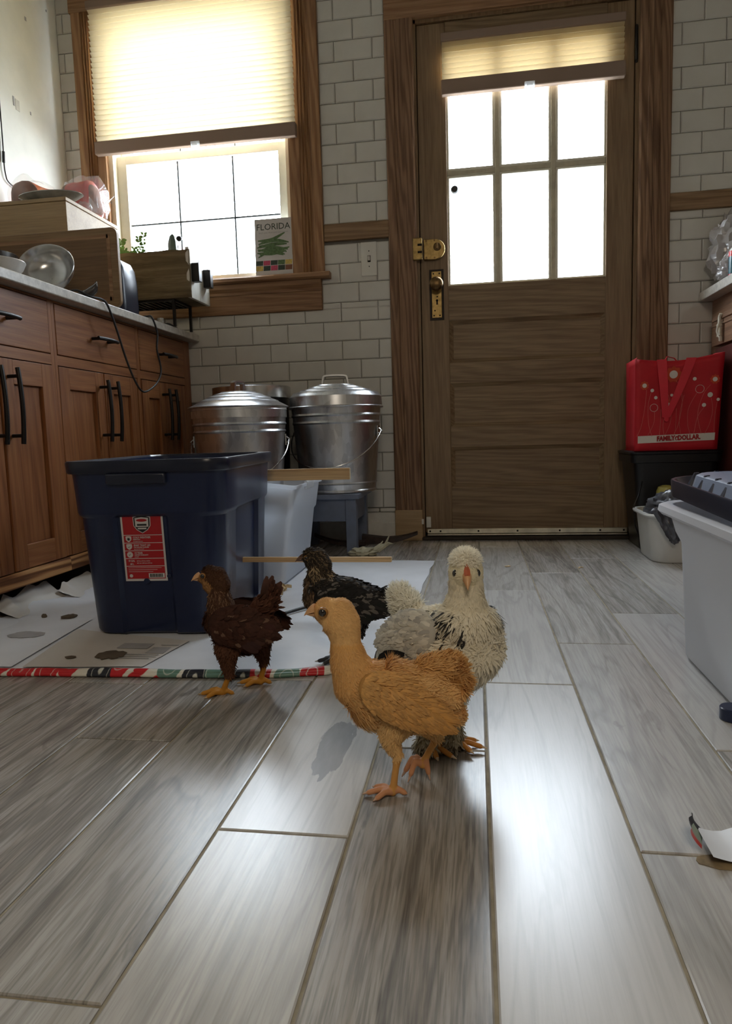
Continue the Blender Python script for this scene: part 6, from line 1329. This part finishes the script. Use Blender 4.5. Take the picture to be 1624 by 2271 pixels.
for sy, fx in ((-.034, -.006), (.004, .002)):
    c.chain('body', [(-.006, sy, .112, .030, .9), (.000, sy, .078, .022, .95), (-.004, sy, .052, .015, 1)])
    c.chain('boot', [(-.004, sy, .050, .011, 1), (fx, sy, .024, .010, 1), (fx+.004, sy-.006, .012, .013, 1.2)])
    c.leg((-.004, sy, .046), (fx+.004, sy, .008), .0052, 38 if sy > 0 else 14, .038)
c.body(7)
c.cover([(['head'], 5500, .0052, .0009, 16, .35), (['crown'], 2500, .0085, .0008, 48, .7), (['neck'], 6000, .0105, .0011, 15, .3), (['body'], 11000, .0165, .0026, 11, .25), (['body'], 5000, .013, .0009, 26, .5), (['tail'], 3600, .018, .0012, 40, .6), (['boot'], 1500, .015, .0030, 22, .45)])
# dark streaked hackle on both shoulders
nk = np.where(np.isin(c.fL, ['neck', 'body']) & (c.C[:, 2] > .178) & (c.C[:, 2] < .214) & ((c.C[:, 1] < -.021) | ((c.C[:, 1] > .029) & (c.C[:, 2] > .19))))[0]; k = rng.choice(nk, 420)
dd = np.stack([-.35*np.ones(420), np.sign(c.C[k][:, 1])*.45, -1*np.ones(420)], 1)+rng.normal(0, .18, (420, 3)); rk = rng.random(420)
c.blades('hackle_feathers', c.C[k], c.N[k], dd, .020*rng.uniform(.8, 1.3, 420), .0030*rng.uniform(.8, 1.2, 420), np.radians(15)*rng.uniform(.6, 1.8, 420), lambda i: (white_col('hackle', (0, 0, 0), rk[i], False),)*2)
wc = lambda u, r_: tuple(x*(.85+.25*r_) for x in (lerp3((.66, .63, .55), (.84, .80, .70), r_) if r_ < .76 else (.42, .40, .37)))
for sd in (-1, 1): c.wing(sd, (-.018, sd*.058, .170), (-.90, sd*.10, -.26), .060, .032, .012, .30, 1000, .020, .0065, wc, 0, .05, .007, (.30, .29, .27))
# black flight feathers along the lower edge of the near wing
for k in range(6):
    st = Vector((.006-.008*k, -.0795+.0006*k, .1490-.0020*k)); d = Vector((-.82, -.12+.02*k, -.16-.04*k)).normalized(); S = d.cross(Vector((.1, -1, .2))).normalized(); q = MB(); q.M = c.M; rr = []
    for i in range(7):
        t_ = i/6; wv = .0085*(.5+.7*math.sin(math.pi*min(1, .15+t_*.72)))*(1 if t_ < .95 else .4); p = st+d*(.052-.003*k)*t_; rr.append([p-S*wv, p+Vector((0, -.0012, 0)), p+S*wv])
    q.rings(rr, closed=False, cap0=False, cap1=False); o = build(q, 'flight_feather', 'plumage', c.root, smooth=60, fix=False, label='black flight feather'); at = o.data.attributes.new('Col', 'FLOAT_COLOR', 'POINT'); at.data.foreach_set('color', [x for _ in o.data.vertices for x in (.012, .011, .011, 1)])
sdv = hd.cross(Vector((0, 0, 1)))
for sg in (1, -1):
    p = hc+hd*.0135+sdv*sg*.0150+Vector((0, 0, .001)); q = MB(); q.M = c.M; Rm = Matrix((sdv*sg, hd, Vector((0, 0, 1)))).transposed(); q.ell(p, (.0036, .0046, .0052), Rm, 16, 10); build(q, 'eye', 'eye', c.root, smooth=180)
bb = hc+hd*.0245+Vector((0, 0, -.002)); c.beak(bb, bb+hd*.020+Vector((0, 0, -.0125)), .0150, .0125, 'beak_horn', sdv)
q = MB(); q.M = c.M; rr = []
for i in range(7): t_ = i/6; cc_ = hc+hd*(.0215+.012*t_)+Vector((0, 0, .013-.012*t_)); w = .0042*(math.sin(math.pi*min(.95, .12+t_*.6))); rr.append([cc_+sdv*w, cc_+hd*.0025+Vector((0, 0, .0025)), cc_-sdv*w])
q.rings(rr); build(q, 'comb', 'beak_red', c.root, smooth=60, label='small red comb above the beak')
